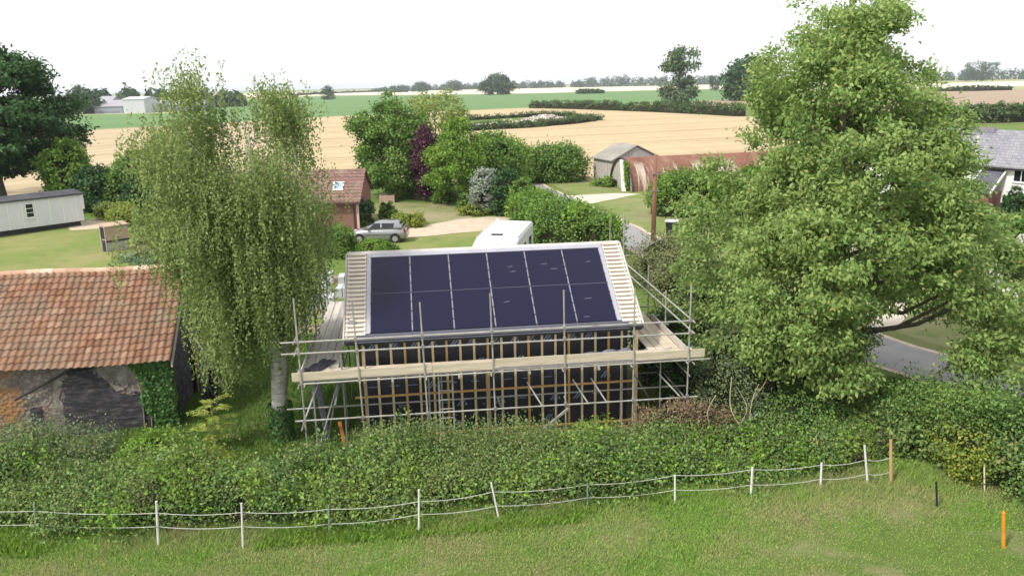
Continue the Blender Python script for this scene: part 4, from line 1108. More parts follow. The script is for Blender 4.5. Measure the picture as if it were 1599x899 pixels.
# packs of pale blocks beyond the left platform
BLK = m_noise('wrapped_block', [(.3, (.34, .37, .38)), (.7, (.54, .56, .56))], 1.2, .5, .4)
packs = [(-9.3, 39.0, .0, 1, 'nearest the scaffold'), (-10.0, 41.6, .1, 1, 'in the middle'), (-8.5, 41.0, -.05, 1, 'hard against the roof edge'), (-10.4, 44.2, .05, 1, 'furthest from the house'), (-8.9, 43.6, .0, 1, 'in the far row on the right')]
for i, (x, y, rz, lv, lab) in enumerate(packs):
    bp = thing('block_pack', 'pale pack of building blocks left of the roof, ' + lab, 'block pack', (x, y, 0), rz + .12, 'packs of pale blocks beyond the scaffold')
    for r2 in range(lv):
        for c2 in range(3):
            mb = MB(); mb.box2((-.5 + c2 * .36 + .01, -.5, .1 + r2 * .46), (-.5 + c2 * .36 + .33, .55, .1 + r2 * .46 + .43)); mb.build('block', BLK, bp)
    mb = MB(); mb.box2((-.52, -.52, 0), (.6, .57, .095)); mb.build('pallet', HG, bp)

# ---- silver hatchback
SILV = m_plain('silver_paint', (.30, .31, .32), .28, .5, .55, .04, 1, .6)
car = thing('parked_car', 'silver grey hatchback parked on the gravel drive by the bungalow', 'car', at(590, 379.5), PI - R(3))
car.location.x += .05; car.location.y += .75
def ring(x, hw, z0, z1):
    return [(x, -hw * .86, z0), (x, -hw * .98, z0 + .13), (x, -hw, (z0 + z1) * .5), (x, -hw * .97, z1 - .09), (x, -hw * .86, z1), (x, 0, z1 + .025), (x, hw * .86, z1), (x, hw * .97, z1 - .09), (x, hw, (z0 + z1) * .5), (x, hw * .98, z0 + .13), (x, hw * .86, z0)]
mb = MB(); mb.loft([ring(*q) for q in ((-1.98, .60, .40, .72), (-1.93, .76, .30, .88), (-1.75, .83, .24, .96), (-1.1, .86, .19, .97), (0, .86, .18, .95), (.7, .86, .18, .92), (1.2, .85, .20, .88), (1.6, .81, .23, .80), (1.85, .72, .27, .69), (1.96, .56, .34, .58))])
body = mb.build('body', SILV, car, smooth=True)
def outline(z, xr, xf, hw, k=.12):
    return [(xr + k, -hw, z), (xf - k * 3, -hw * .97, z), (xf - .08, -hw * .7, z), (xf, 0, z), (xf - .08, hw * .7, z), (xf - k * 3, hw * .97, z), (xr + k, hw, z), (xr, hw * .6, z), (xr, -hw * .6, z)]
mb = MB(); mb.loft([outline(.92, -1.84, 1.15, .79), outline(1.2, -1.66, .62, .70), outline(1.40, -1.42, .22, .61), outline(1.47, -1.2, -.05, .52)])
mb.build('roof', SILV, body, smooth=True)
for s in (-1, 1):
    for q in (((.62, .98), (-.22, .99), (-.22, 1.36), (.22, 1.34)), ((-.30, .99), (-1.1, 1.02), (-1.18, 1.33), (-.30, 1.36))):
        mb = MB(); pts = []
        for x, z in q:
            hw = np.interp(z, [.92, 1.2, 1.40], [.79, .70, .61]) + .012
            pts.append((x, s * hw, z))
        mb.face(pts); mb.build('side_window', GLASS, car)
    mb = MB(); mb.box((.62, s * .93, 1.02), (.16, .18, .12)); mb.build('mirror', SILV, car)
    mb = MB(); mb.box((1.80, s * .6, .66), (.16, .26, .13)); mb.build('headlight', WHITEP, car)
    mb = MB(); mb.box((-1.87, s * .70, .82), (.14, .16, .26)); mb.build('tail_light', m_plain('red_lens', (.25, .02, .02), .2), car)
    mb = MB(); mb.box2((-1.1, s * .862, .55), (.9, s * .87, .58)); mb.build('door_strip', BLACKM, car)
    for x in (-1.22, 1.25):
        mb = MB(); mb.tube([(x, s * .70, .31), (x, s * .862, .31)], .375, 24); mb.build('wheel_arch', BLACKM, car, fix=False)
        mb = MB(); mb.tube([(x, s * .69, .305), (x, s * .875, .305)], .305, 24); wh = mb.build('wheel', m_plain('tyre', (.02, .02, .02), .9), car, fix=False)
        mb = MB(); mb.tube([(x, s * .86, .305), (x, s * .885, .305)], .19, 20)
        for k in range(7):
            a = k * 2 * PI / 7; mb.bar((x, s * .88, .305), (x + math.cos(a) * .2, s * .88, .305 + math.sin(a) * .2), .05, .02)
        mb.build('rim', m_plain('alloy', (.55, .55, .56), .35, .5, .7), wh)
mb = MB(); mb.face([(.72, -.52, 1.13), (.72, .52, 1.13), (.28, .46, 1.385), (.28, -.46, 1.385)]); mb.build('windscreen', GLASS, car)
mb = MB(); mb.face([(-1.755, -.5, 1.1), (-1.755, .5, 1.1), (-1.48, .42, 1.37), (-1.48, -.42, 1.37)]); mb.build('rear_window', GLASS, car)

# ---- white motorhome behind the roof
MHW = m_plain('motorhome_white', (.80, .80, .80), .3, .4, 0, .03, 1, .3); MHG = m_plain('motorhome_grey', (.42, .43, .44), .4)
mo = thing('motorhome', 'white motorhome parked on the lawn just behind the solar roof', 'motorhome', (-.42, 44.45, 0), R(80))
def mring(x, hw, z0, z1, c=.14):
    return [(x, -hw, z0), (x, -hw, z1 - c), (x, -hw + c * .4, z1 - c * .3), (x, -hw + c, z1), (x, 0, z1 + .02), (x, hw - c, z1), (x, hw - c * .4, z1 - c * .3), (x, hw, z1 - c), (x, hw, z0)]
mb = MB(); mb.loft([mring(*q) for q in ((-3.55, 1.0, .6, 1.5), (-3.35, 1.08, .45, 2.0), (-2.6, 1.14, .4, 2.45), (-1.8, 1.16, .4, 2.58), (0, 1.17, .4, 2.62), (3.3, 1.17, .4, 2.62), (3.45, 1.12, .5, 2.55))]); mb.build('body', MHW, mo, smooth=False)
for s in (-1, 1):
    mb = MB(); mb.box2((-2.4, s * 1.185 - .012, 1.1), (3.3, s * 1.185 + .012, 1.16)); mb.build('trim_strip', MHG, mo)
    mb = MB(); mb.box2((-1.7, s * 1.10 - .02, 2.56), (3.3, s * 1.10 + .02, 2.615)); mb.build('roof_rail', MHG, mo)
mb = MB(); mb.box((-.2, .15, 2.68), (.45, .42, .09)); mb.build('roof_vent', MHW, mo)
mb = MB(); mb.box((-1.25, .1, 2.655), (.16, .62, .06)); mb.build('roof_vent', BLACKM, mo)
mb = MB(); mb.box((1.7, -.1, 2.68), (.5, .5, .1)); mb.build('roof_vent', MHW, mo)
mb = MB(); mb.tube([(3.1, .9, 2.6), (3.1, .9, 2.78)], .09, 12); mb.build('roof_vent', MHW, mo)
for x0, x1, s in ((1.6, 2.5, -1), (-.4, .5, -1), (-.4, .5, 1), (1.4, 2.4, 1)):
    mb = MB(); y = s * 1.17; mb.prism([(x0, y, 1.35), (x1, y, 1.35), (x1 - .06, y, 1.98), (x0 + .06, y, 1.98)], (0, s * .02, 0)); mb.build('window', GLASS, mo)
mb = MB(); mb.prism([(-2.7, -1.165, 1.2), (-1.9, -1.175, 1.2), (-1.5, -1.175, 2.3), (-2.1, -1.17, 2.25)], (0, -.012, 0)); mb.build('side_graphic', MHG, mo)
for s in (-1, 1):
    mb = MB(); mb.box((-3.0, s * 1.3, 1.75), (.12, .2, .42)); mb.build('mirror', MHW, mo)
    for x in (-2.2, 1.9):
        mb = MB(); mb.tube([(x, s * .9, .36), (x, s * 1.16, .36)], .36, 20); mb.build('wheel', BLACKM, mo, fix=False)
mb = MB(); mb.box2((3.45, -.8, 1.3), (3.49, .8, 2.0)); mb.build('rear_window', GLASS, mo)
mb = MB(); mb.tube([(3.52, -.75 + math.cos(a) * .36, 1.45 + math.sin(a) * .5) for a in np.linspace(0, 2 * PI, 24)], .05, 6); mb.build('carrier', BLACKM, mo, fix=False)

# ================================================================== TREES AND PLANTS
L['silver2'] = m_leaf('hawthorn_leaf', leafset((.105, .155, .075), .4), .7, (.14, .18, .09), .3)
# ---- the big walnut, right
wp = [(.8, 2.0), (1.7, 4.4), (3.0, 5.4), (4.4, 5.4), (5.6, 5.1), (6.4, 4.8), (7.1, 4.1), (8.2, 3.9), (9.3, 3.6), (10.2, 3.0), (11.2, 2.5), (11.9, 2.2), (12.5, 1.5)]
tree('walnut_tree', 'huge bright green walnut tree standing right of the scaffold, tallest tree in view', (11.0, 25.6, 0), 12.5, wp, L['walnut'],
     n=2200, per=72, r=.37, leaf=(.15, .076), trunk=.34, nl=55, seed=3, shell=.55, lobe=.17, droop=.6, flat=.65, split=(.14, .85), lean=(-1.05, 0), limb_min=4.0, boughs=(185, .92, .8), cut=lambda Q: ~((Q[:, 0] > 1.6) & (Q[:, 2] < 2.35)))

# ---- weeping birch before the house
def birch(name, label, base, h, prof, seed, n=430, cat='birch tree', lean=(0, 0)):
    rng = np.random.default_rng(seed)
    o = thing(name, label, cat, base)
    B, bo = crown_clumps(rng, base, h, prof, 80, .5, .22)
    B = B + [-.45, 0, 0]
    I = rng.integers(0, len(B), n); dv = unit(rng.normal(size=(n, 3))) * rng.uniform(.2, 1, (n, 1)) * .8
    C = B[I] + dv - bo[I] * .4; out = unit(bo[I] + dv * .6)
    C[:, 0] += lean[0] * C[:, 2] / h; C[:, 1] += lean[1] * C[:, 2] / h
    mb = MB(); limbs(mb, rng, C, h, .25, 46, (.3, .9), lean=lean, top=.84)
    mb.tube([(.1, .1, 1.5), (.4, .2, 4.2), (.6, .2, 6.2), (.65, .2, 7.4)], [.13, .12, .08, .02], 7)
    mb.tube([(-.05, .0, 2.6), (-.7, .3, 5.0), (-1.3, .2, 7.0), (-1.6, .2, 8.4)], [.12, .1, .06, .02], 7)
    mb.build('trunk', BIRCH, o, smooth=True, fix=False)
    P, Dv, Nn = [], [], []
    for c, ou in zip(C, out):
        for _ in range(10):
            s = c + rng.normal(size=3) * [.26, .26, .22]
            ln = rng.uniform(.35, 1.35) * (1.2 if c[2] < h * .6 else .85)
            ln = min(ln, s[2] - 1.75)
            if ln < .2: continue
            m = int(ln / .04)
            u = np.linspace(0, 1, m)[:, None]
            drift = ou * [1, 1, 0] * rng.uniform(.1, .4)
            pts = s + drift * np.sqrt(u) * .8 + np.array([0, 0, -1.0]) * ln * u ** 1.25 + rng.normal(size=(m, 3)) * .042
            P.append(pts); Dv.append(rng.normal(size=(m, 3)) * .8 + [0, 0, -1.0]); Nn.append(np.repeat(ou[None], m, 0) + rng.normal(size=(m, 3)) * .8)
    P = np.concatenate(P); Dv = np.concatenate(Dv); Nn = np.concatenate(Nn) + [0, 0, .2]
    s_ = rng.uniform(.75, 1.3, len(P))
    leaf_mesh('crown', P, Dv, Nn, .088 * s_, .05 * s_, L['birch'], o)
    return o
bp_ = [(2.9, .7), (3.7, 1.4), (4.5, 1.7), (5.4, 2.05), (6.5, 2.55), (7.6, 2.4), (8.6, 2.3), (9.6, 2.15), (10.4, 1.75), (10.95, 1.2)]
bi_ = birch('weeping_birch', 'tall weeping birch with pale trunk standing left of the scaffold', (-7.05, 23.2, 0), 11.0, bp_, 8, 680, lean=(-.3, .4))
rng = np.random.default_rng(5); n = 1500; a = rng.uniform(0, 2 * PI, n); z = rng.uniform(0, 1.25, n)
ivb = thing('ivy', 'dark ivy sleeve round the foot of the birch trunk', 'ivy', (-7.05, 23.2, 0))
leaf_mesh('foliage', np.stack([np.cos(a) * .34, np.sin(a) * .34, z], 1), rng.normal(size=(n, 3)) + [0, 0, -.6], np.stack([np.cos(a), np.sin(a), a * 0 + .3], 1) + rng.normal(size=(n, 3)) * .4, rng.uniform(.07, .11, n), rng.uniform(.06, .1, n), L['ivy'], ivb)

# ---- the dark spreading tree and its neighbours, far left
tree('cedar_tree', 'dark green spreading tree with layered boughs behind the mobile home', (-48.5, 78, 0), 15.6, [(3.4, 3.0), (4.5, 7.2), (6.5, 8.6), (9, 8.2), (11, 7.0), (13.2, 4.8), (15.2, 1.8)], L['dark'],
     n=1000, per=60, r=.95, leaf=(.42, .2), trunk=.75, nl=60, seed=12, shell=.45, lobe=.14, flat=.4, droop=.1, rnd=.5, split=(.2, .8), boughs=(120, 2.2, .42))
tree('pine_tree', 'dark narrow tree top rising at the left edge of the photo', (-57.5, 88, 0), 18.5, [(6, 3), (10, 4), (14, 3.5), (17, 2.3), (18.3, .5)], L['dark'], n=150, per=50, r=.9, leaf=(.4, .2), trunk=.4, nl=14, seed=13, flat=.4)
shrub('garden_tree', 'fresh green leafy small tree beside the dark spreading tree', (-41.2, 77, 0), 6.4, 2.1, L['fresh'], 130, 60, (.3, .19), 'tree', seed=14, lobe=.25)
shrub('round_shrub', 'dark green rounded shrub behind the end of the mobile home', (-37.3, 74.5, 0), 3.9, 1.9, L['dark'], 120, 60, (.28, .18), 'shrub', seed=15)
shrub('garden_tree', 'grey green bushy tree between the dark shrub and the birch', (-34.0, 75, 0), 5.0, 2.0, L['mid'], 140, 60, (.28, .18), 'tree', seed=16, lobe=.25)
shrub('low_shrub', 'small light green shrub at the right foot of the mobile home', (-34.0, 69.3, 0), 1.5, .9, L['light'], 50, 50, (.18, .12), seed=17)
tree('garden_tree', 'mid green rounded tree showing above the birch left shoulder', (-31.5, 79, 0), 7.0, [(1, 2), (3, 3.1), (5, 2.8), (6.6, 1.6), (7.3, .4)], L['light'], n=170, per=55, r=.75, leaf=(.26, .16), seed=18, nl=10, trunk=.16)
shrub('conifer_shrub', 'dark conifer bush right of the rounded shrub behind the lawn', (-32.0, 70.5, 0), 3.0, 1.3, L['dark'], 80, 55, (.22, .12), seed=19)
shrub('lavender_bed', 'low grey green lavender clump on the lawn above the barn ridge', at(240, 408), .7, 1.3, L['blue'], 60, 60, (.14, .05), 'bed', seed=20, squash=(1.5, .8))
shrub('lavender_bed', 'second low grey green clump of lavender nearest the birch', at(290, 402), .65, 1.1, L['blue'], 50, 60, (.14, .05), 'bed', seed=22, squash=(1.4, .8))
shrub('purple_shrub', 'small purple leaved shrub beside the brick planter', at(238, 392), 1.1, .8, L['purple'], 40, 50, (.13, .09), seed=23)
shrub('low_shrub', 'yellow green shrub behind the tan hutch', at(196, 352), 1.8, 1.2, L['yellow'], 60, 50, (.18, .12), seed=24)

# ---- garden trees behind the drive
tree('garden_tree', 'large full green tree behind the raised bed', (-10.9, 80, 0), 10.0, [(.6, 2.6), (1.8, 4.2), (4.0, 4.7), (6.0, 4.3), (7.8, 3.2), (9.2, 1.7), (10, .5)], L['mid'], n=520, per=55, r=.6, leaf=(.27, .17), trunk=.22, nl=24, seed=25, lobe=.2, boughs=(70, 1.2, .8))
tree('garden_tree', 'pale yellow green airy tree behind the large green garden tree', (-7.6, 86, 0), 10.4, [(2, 2.2), (4.5, 3.3), (7, 3.2), (9, 2.2), (10.4, .5)], L['light'], n=230, per=42, r=.7, leaf=(.28, .16), trunk=.15, nl=20, seed=26, lobe=.3, gap=(-.6, .5))
tree('purple_plum', 'narrow purple leaved tree between two green garden trees', (-7.7, 76.2, 0), 6.7, [(.7, .5), (2, .9), (3.8, .9), (5.5, .7), (6.7, .25)], L['purple'], n=120, per=55, r=.5, leaf=(.24, .16), trunk=.1, nl=10, seed=27)
tree('garden_tree', 'bright green bushy tree right of the purple tree', (-4.6, 73.5, 0), 7.4, [(.9, 1.7), (2.2, 2.7), (4, 2.8), (5.6, 2.0), (7.4, .5)], L['fresh'], n=300, per=55, r=.5, leaf=(.23, .15), trunk=.14, nl=14, seed=28, lobe=.22, boughs=(40, .8, .8))
shrub('garden_tree', 'deep green bushy tree behind the silver leaved shrub', (-1.6, 79.5, 0), 5.9, 2.7, L['mid'], 170, 60, (.27, .17), 'tree', seed=29)
shrub('garden_tree', 'light green bushy tree at the far end of the garden by the lane', (.1, 88, 0), 4.8, 2.4, L['fresh'], 120, 55, (.27, .17), 'tree', seed=30)
shrub('silver_shrub', 'silver grey leaved shrub at the right end of the garden bed', (-2.0, 68, 0), 3.9, 1.25, L['silver'], 90, 55, (.2, .12), seed=31, low=.6)
shrub('conifer_shrub', 'dark green upright conifer right of the silver shrub', (-.2, 67, 0), 3.7, 1.25, L['dark'], 110, 60, (.2, .11), seed=32)
shrub('conifer_shrub', 'green clipped conifer beside the lane, rightmost of the garden row', (1.0, 65.4, 0), 3.2, 1.0, L['mid'], 90, 60, (.2, .11), seed=33)
shrub('low_shrub', 'low dark shrub under the garden trees left of the purple tree', (-6.0, 74.6, 0), 1.2, .9, L['mid'], 40, 50, (.18, .12), seed=34)
shrub('low_shrub', 'low dark green shrub below the bright bushy tree', (-3.6, 70.6, 0), 1.3, 1.0, L['mid'], 40, 50, (.18, .12), seed=35)
shrub('low_shrub', 'yellow green low plants at the foot of the silver shrub', (-2.9, 67.3, 0), .8, .9, L['yellow'], 40, 45, (.14, .1), seed=36, squash=(1.5, .8))
shrub('flower_shrub', 'yellow green low shrub on the lawn behind the silver car', at(640, 353), 1.1, .95, L['yellow'], 60, 50, (.15, .1), seed=37, squash=(1.4, 1))
shrub('flower_shrub', 'narrow dark leaved shrub on the lawn behind the silver car roof', at(606, 347), 1.7, .6, L['mid'], 50, 50, (.16, .1), seed=38)
shrub('wall_shrub', 'dark shrub against the right corner of the brick bungalow', at(572, 358), 2.4, .65, L['dark'], 60, 50, (.16, .1), seed=39)
shrub('front_shrub', 'bright green bush in front of the silver car bonnet', at(578, 399), .95, .9, L['fresh'], 90, 60, (.13, .08), seed=40, squash=(1.3, 1))
shrub('front_shrub', 'low green plants on the lawn below the silver car door', at(604, 394), .5, .6, L['mid'], 50, 50, (.11, .07), seed=41, squash=(1.3, .8))
shrub('front_shrub', 'tall leafy bush left of the car, beside the birch', at(528, 400), 2.0, 1.1, L['mid'], 90, 60, (.15, .1), seed=42)

# ---- hedges along the lane
hedge('lane_hedge', 'thick rounded green hedge beside the white motorhome along the lane', [(1.1, 61.5), (2.3, 56), (4.2, 50.8), (6.5, 49.0)], 2.9, [2.3, 2.7, 3.0, 2.6], [(L['mid'], 2), (L['fresh'], 1)], 15000, (.17, .11), seed=43, tight=.24, bf=.9, hvar=.12)
hedge('lane_hedge', 'green hedge on the far bend of the lane beside the stubble', [(-3.5, 112), (-.5, 100), (2.2, 93)], 3.0, [2.6, 3.2, 2.8], [(L['mid'], 2), (L['fresh'], 1)], 7000, (.3, .2), seed=44, tight=.36, bf=.7)
shrub('round_bush', 'big dark rounded bush on the verge left of the grey plank shed', (5.0, 90.5, 0), 4.0, 2.8, L['mid'], 200, 60, (.26, .17), seed=45, squash=(1.1, .9))
hedge('hut_hedge', 'dense shrubby hedge growing in front of the rusty arched hut', [(11.4, 66), (14.5, 65), (18.5, 66), (23, 68)], 4.2, [2.3, 3.0, 3.5, 3.2], [(L['mid'], 2), (L['fresh'], 1)], 15000, (.2, .13), seed=46, tight=.3, bf=.8, hvar=.2)
shrub('bramble_clump', 'low green bramble clump at the foot of the grey plank shed', at(985, 296) + Vector((-1.2, 3.0, 0)), .9, 1.4, L['fresh'], 50, 50, (.18, .12), seed=47, squash=(1.6, .8))
shrub('olive_shrub', 'olive brown scrub behind the right roof edge below the telegraph pole', (8.2, 42.0, 0), 2.7, 1.9, L['olive'], 160, 60, (.12, .07), seed=48)
shrub('olive_shrub', 'greyish olive scrub nearer the right gable scaffold', (8.0, 36.5, 0), 3.2, 1.7, L['olive'], 170, 60, (.11, .065), seed=49)
shrub('olive_shrub', 'olive scrub mixed with yellow leaves right of the scaffold rail', (9.4, 33.0, 0), 3.1, 1.8, L['hedge'], 190, 60, (.1, .065), seed=50)
shrub('green_shrub', 'dark green shrub in the shade beneath the walnut tree', (9.6, 27.5, 0), 3.3, 2.0, L['bramble'], 240, 60, (.1, .065), seed=51)
shrub('green_shrub', 'dark leafy shrub behind the right end of the scaffold', (7.2, 29.5, 0), 3.4, 1.7, L['hedge'], 200, 60, (.1, .065), seed=52)
shrub('twiggy_shrub', 'tall tangled grey green shrub leaning on the right end of the scaffold', (7.0, 23.7, 0), 3.5, 1.35, L['silver2'], 260, 60, (.08, .036), seed=53, stems=70, lobe=.3, shell=.6, r=.45)
shrub('dry_bush', 'low brown dead brush heap below the right end of the scaffold', (4.9, 22.3, 0), 1.35, 1.0, L['dry'], 170, 70, (.1, .025), seed=54, squash=(1.6, .5), stems=60)
shrub('green_shrub', 'dark shrub close behind the scaffold poles at the right gable', (5.9, 25.3, 0), 2.3, 1.0, L['dark'], 120, 60, (.1, .065), seed=154)
shrub('green_shrub', 'dark shrub between the right gable platform and the walnut trunk', (5.4, 28.2, 0), 2.4, 1.1, L['dark'], 130, 60, (.1, .065), seed=155)
def bend(pts, rs):
    pts = [Vector(p) for p in pts]; P, Q = [], []
    for i in range(len(pts) - 1):
        p0, p1, p2, p3 = pts[max(i - 1, 0)], pts[i], pts[i + 1], pts[min(i + 2, len(pts) - 1)]
        for k in range(5):
            u = k / 5; P.append(.5 * ((2 * p1) + (p2 - p0) * u + (2 * p0 - 5 * p1 + 4 * p2 - p3) * u * u + (3 * p1 - p0 - 3 * p2 + p3) * u ** 3)); Q.append(rs[i] + (rs[i + 1] - rs[i]) * u)
    return P + [pts[-1]], Q + [rs[-1]]
dead = thing('bare_sapling', 'pale bare bent stems standing before the scaffold right end', 'sapling', (6.35, 22.1, 0))
STEM = m_noise('pale_stem', [(.3, (.30, .26, .17)), (.7, (.44, .39, .27))], 4, .8)
for pts, r_ in (([(.45, -.5, .0), (.1, -.2, .75), (-.15, 0, 1.3), (-.15, 0, 2.2)], [.035, .035, .03, .02]), ([(.1, -.2, .8), (.3, -.1, 1.3), (.0, 0, 1.9)], [.022, .02, .012]), ([(.5, -.45, .3), (.35, -.3, .9), (.4, -.2, 1.5), (.6, -.1, 2.0)], [.025, .025, .02, .012]), ([(-.7, -.3, .5), (-.85, -.2, 1.2), (-.6, -.1, 1.7)], [.025, .022, .012]), ([(.5, 0, 1.5), (.9, .1, 2.1), (.8, .1, 2.6)], [.02, .015, .008])):
    pts, r_ = bend(pts, [q * .65 for q in r_]); mb = MB(); mb.tube(pts, r_, 6, cap=False); mb.build('stem', STEM, dead, smooth=True, fix=False)
tub = thing('plastic_tub', 'dark grey round plastic tub lying on its side in the hedge', 'tub', (6.9, 22.3, .45), R(40))
mb = MB(); mb.tube([(0, -.2, .2), (0, .02, .2), (0, .2, .23)], [.40, .37, .32], 24); mb.build('body', m_plain('dark_tub', (.07, .075, .08), .5), tub, fix=False)
mb = MB(); mb.tube([(math.cos(a) * .4, -.21, .2 + math.sin(a) * .4) for a in np.linspace(0, 2 * PI, 30)], .025, 6, cap=False); mb.build('rim', m_plain('pale_rim', (.4, .42, .43), .5), tub, fix=False)

# ---- right edge
shrub('cypress', 'small dark clipped cypress against the white cottage wall', Vector((34.0, 55.2, 0)), 3.0, .65, L['dark'], 80, 55, (.16, .1), 'cypress', seed=55)
hedge('garden_hedge', 'dark green clipped hedge between the cottage and the outbuilding', [(24.5, 46.5), (29, 47.5), (35, 48)], 2.4, [2.1, 2.2, 2.2], [(L['bramble'], 1), (L['mid'], 1)], 12000, (.14, .1), seed=56, tight=.2)
shrub('wall_plant', 'low green plants at the foot of the white cottage wall', Vector((36.2, 54.2, 0)), .9, 1.0, L['mid'], 50, 50, (.14, .1), seed=57)
shrub('bank_shrub', 'bright green shrub in front of the small white outbuilding', (23.2, 31.2, 0), 1.9, 1.5, L['bramble'], 150, 60, (.12, .08), seed=58)
shrub('bank_shrub', 'leafy bank shrub right of the lane near the walnut', (20.6, 30.8, 0), 1.2, 1.4, L['fresh'], 110, 60, (.12, .08), seed=59)
shrub('bank_shrub', 'tall leafy shrub at the right edge beside the lane', (21.6, 27.4, 0), 2.4, 1.7, L['mid'], 190, 60, (.12, .08), seed=60)

# ---- the long hedge behind the fence
HM = [(L['hedge'], 4), (L['bramble'], 2), (L['silver2'], 1.6), (L['weed'], 1.4), (L['olive'], .9)]
hedge('field_hedge', 'long tangled mixed hedge running behind the white rope fence', [(-23, 19.9), (-17.5, 19.5), (-12, 19.3), (-7, 19.1), (-2, 19.7), (3, 20.5), (7, 21.2), (11, 22.0)], [2.6, 2.6, 2.5, 2.4, 2.5, 2.5, 2.5, 2.4], [1.15, 1.15, 1.05, .95, 1.05, .85, .72, .95], HM, 240000, (.07, .044), seed=61, sprig=.42, bump=.36, bf=1.5, hvar=.25, tight=.17, twigs=650)
hedge('bramble_hedge', 'dark green bramble bank in the right corner of the paddock', [(10.4, 23.0), (12.6, 21.3), (14.2, 18.8), (15.4, 15.5), (16.2, 12)], [2.6, 3.0, 3.3, 3.2, 3.0], [1.4, 2.0, 2.5, 2.4, 2.3], [(L['bramble'], 4), (L['hedge'], 2), (L['fresh'], .6)], 90000, (.08, .05), seed=62, sprig=.36, bump=.36, twigs=160, hvar=.16, tight=.14)
shrub('yellow_bush', 'yellow green bush at the foot of the bramble bank behind the dark stake', (12.1, 20.3, 0), 1.7, .9, L['yellow'], 150, 60, (.08, .055), seed=63)
shrub('hedge_bush', 'bright green leafy bush in the hedge below the barn wall', (-10.0, 21.2, 0), 1.15, .9, L['weed'], 150, 60, (.08, .05), seed=64)
shrub('hedge_bush', 'yellow green bush in the hedge left of the birch trunk', (-8.6, 20.2, 0), 1.15, .9, L['yellow'], 130, 55, (.08, .05), seed=65, squash=(1.3, .8))
shrub('hedge_bush', 'grey green bushy hawthorn rising from the hedge before the scaffold', (-2.6, 20.4, 0), 1.55, 1.3, L['hedge'], 220, 65, (.065, .04), seed=66, squash=(1.7, .8), stems=24, lobe=.3, core=False, r=.5)
shrub('hedge_bush', 'silvery green hawthorn bush in the hedge before the dark wall', (-.2, 20.6, 0), 1.45, 1.1, L['hedge'], 190, 65, (.065, .04), seed=67, squash=(1.7, .8), stems=24, lobe=.3, core=False, r=.45)
shrub('hedge_bush', 'wispy grey green shrub at the extreme left end of the hedge', (-13.2, 21.4, 0), 1.45, 1.2, L['silver2'], 190, 50, (.08, .045), seed=68, core=False, stems=30, lobe=.35, shell=.5, squash=(1.5, .7))
shrub('hedge_bush', 'pale green shrub in the hedge right of the dark tub', (8.3, 22.4, 0), 1.5, 1.2, L['bramble'], 190, 60, (.08, .055), seed=69)
# sapling with long pinnate leaves
sa = thing('sapling', 'young sapling with long yellow green pinnate leaves beside the pipe coil', 'sapling', (-8.9, 22.6, 0))
rng = np.random.default_rng(77); mb = MB(); mb.tube([(0, 0, -.05), (.05, 0, .7), (.0, 0, 1.55)], [.03, .022, .01], 6, cap=False)
P, Dv, Nn = [], [], []
for k in range(17):
    a = k * 2.4; z = .45 + k * .066; ln = rng.uniform(.55, .85)
    d = np.array([math.cos(a), math.sin(a), .35 + .3 * (k / 17)]); d /= np.linalg.norm(d)
    q = [np.array([0, 0, z]) + d * ln * u + np.array([0, 0, -.35 * ln * u * u]) for u in np.linspace(0, 1, 9)]
    mb.tube([Vector(p) for p in q[::2]], [.009, .007, .005, .004, .003], 4, cap=False)
    sd_ = np.cross(d, [0, 0, 1]); sd_ /= np.linalg.norm(sd_)
    for i, p in enumerate(q[1:]):
        for s in (-1, 1):
            dd = sd_ * s * .9 + d * .45 + np.array([0, 0, -.25]); P.append(p + dd * .09); Dv.append(dd); Nn.append([0, 0, 1] + rng.normal(size=3) * .2)
mb.build('stem', STEM, sa, fix=False)
leaf_mesh('foliage', np.array(P), np.array(Dv), np.array(Nn), rng.uniform(.17, .24, len(P)), rng.uniform(.06, .085, len(P)), L['yellow'], sa)

# ---- far country: single trees first
L['lone'] = m_leaf('lone_leaf', leafset((.065, .105, .05), .35, 0), .05, (.085, .12, .06), .2)
def fartree(label, px, py, hpx, wpx, leafm, seed, name='field_tree', prof=None, Y=None, n=160, per=26, gap=0, cat='tree', shell=.45, nl=14, boughs=None):
    p = at(px, py) if Y is None else Vector((at_y(px, py, Y).x, Y, 0))
    k = p.length / FOC; h = hpx * k; r_ = wpx * k / 2
    pr = [(h * a, r_ * b) for a, b in (prof or ((.06, .6), (.25, .95), (.5, 1), (.75, .8), (.92, .45), (1, .1)))]
    return tree(name, label, p, h, pr, leafm, n=n, per=per, r=r_ * .26, leaf=(r_ * .13 + .1, r_ * .09 + .07), trunk=h * .022, nl=nl, seed=seed, shell=shell, gap=gap, lobe=.2, flat=.8, cat=cat, boughs=(boughs[0], boughs[1] * r_, .8) if boughs else None)
fartree('tall lone field tree with open two lobed crown by the far hedge', 1060, 169, 84, 58, L['lone'], 81, prof=((.02, .75), (.12, .98), (.28, .9), (.45, .7), (.58, .65), (.75, .95), (.9, .85), (1, .3)), n=300, per=16, nl=50, boughs=(46, .23))
fartree('small vase shaped tree on the horizon right of the lone tree', 1116, 142, 21, 20, L['far'], 82, prof=((.05, .5), (.4, .6), (.7, .95), (.95, 1), (1, .6)), n=80)
fartree('broad dark green tree behind the left shoulder of the walnut', 1170, 157, 58, 72, L['dark'], 83, n=260, per=34)
fartree('wide rounded tree standing alone in the far green field', 777, 148, 27, 46, L['far'], 84, n=140)
fartree('round dark horizon tree, left of a pair above the garden trees', 657, 138.5, 14, 26, L['far'], 85, Y=1500, n=80)
fartree('round dark horizon tree, right of a pair above the garden trees', 709, 138, 15, 26, L['far'], 86, Y=1500, n=80)
fartree('low wide horizon tree left of the round pair', 622, 140, 9, 30, L['far'], 87, Y=1500, n=60)
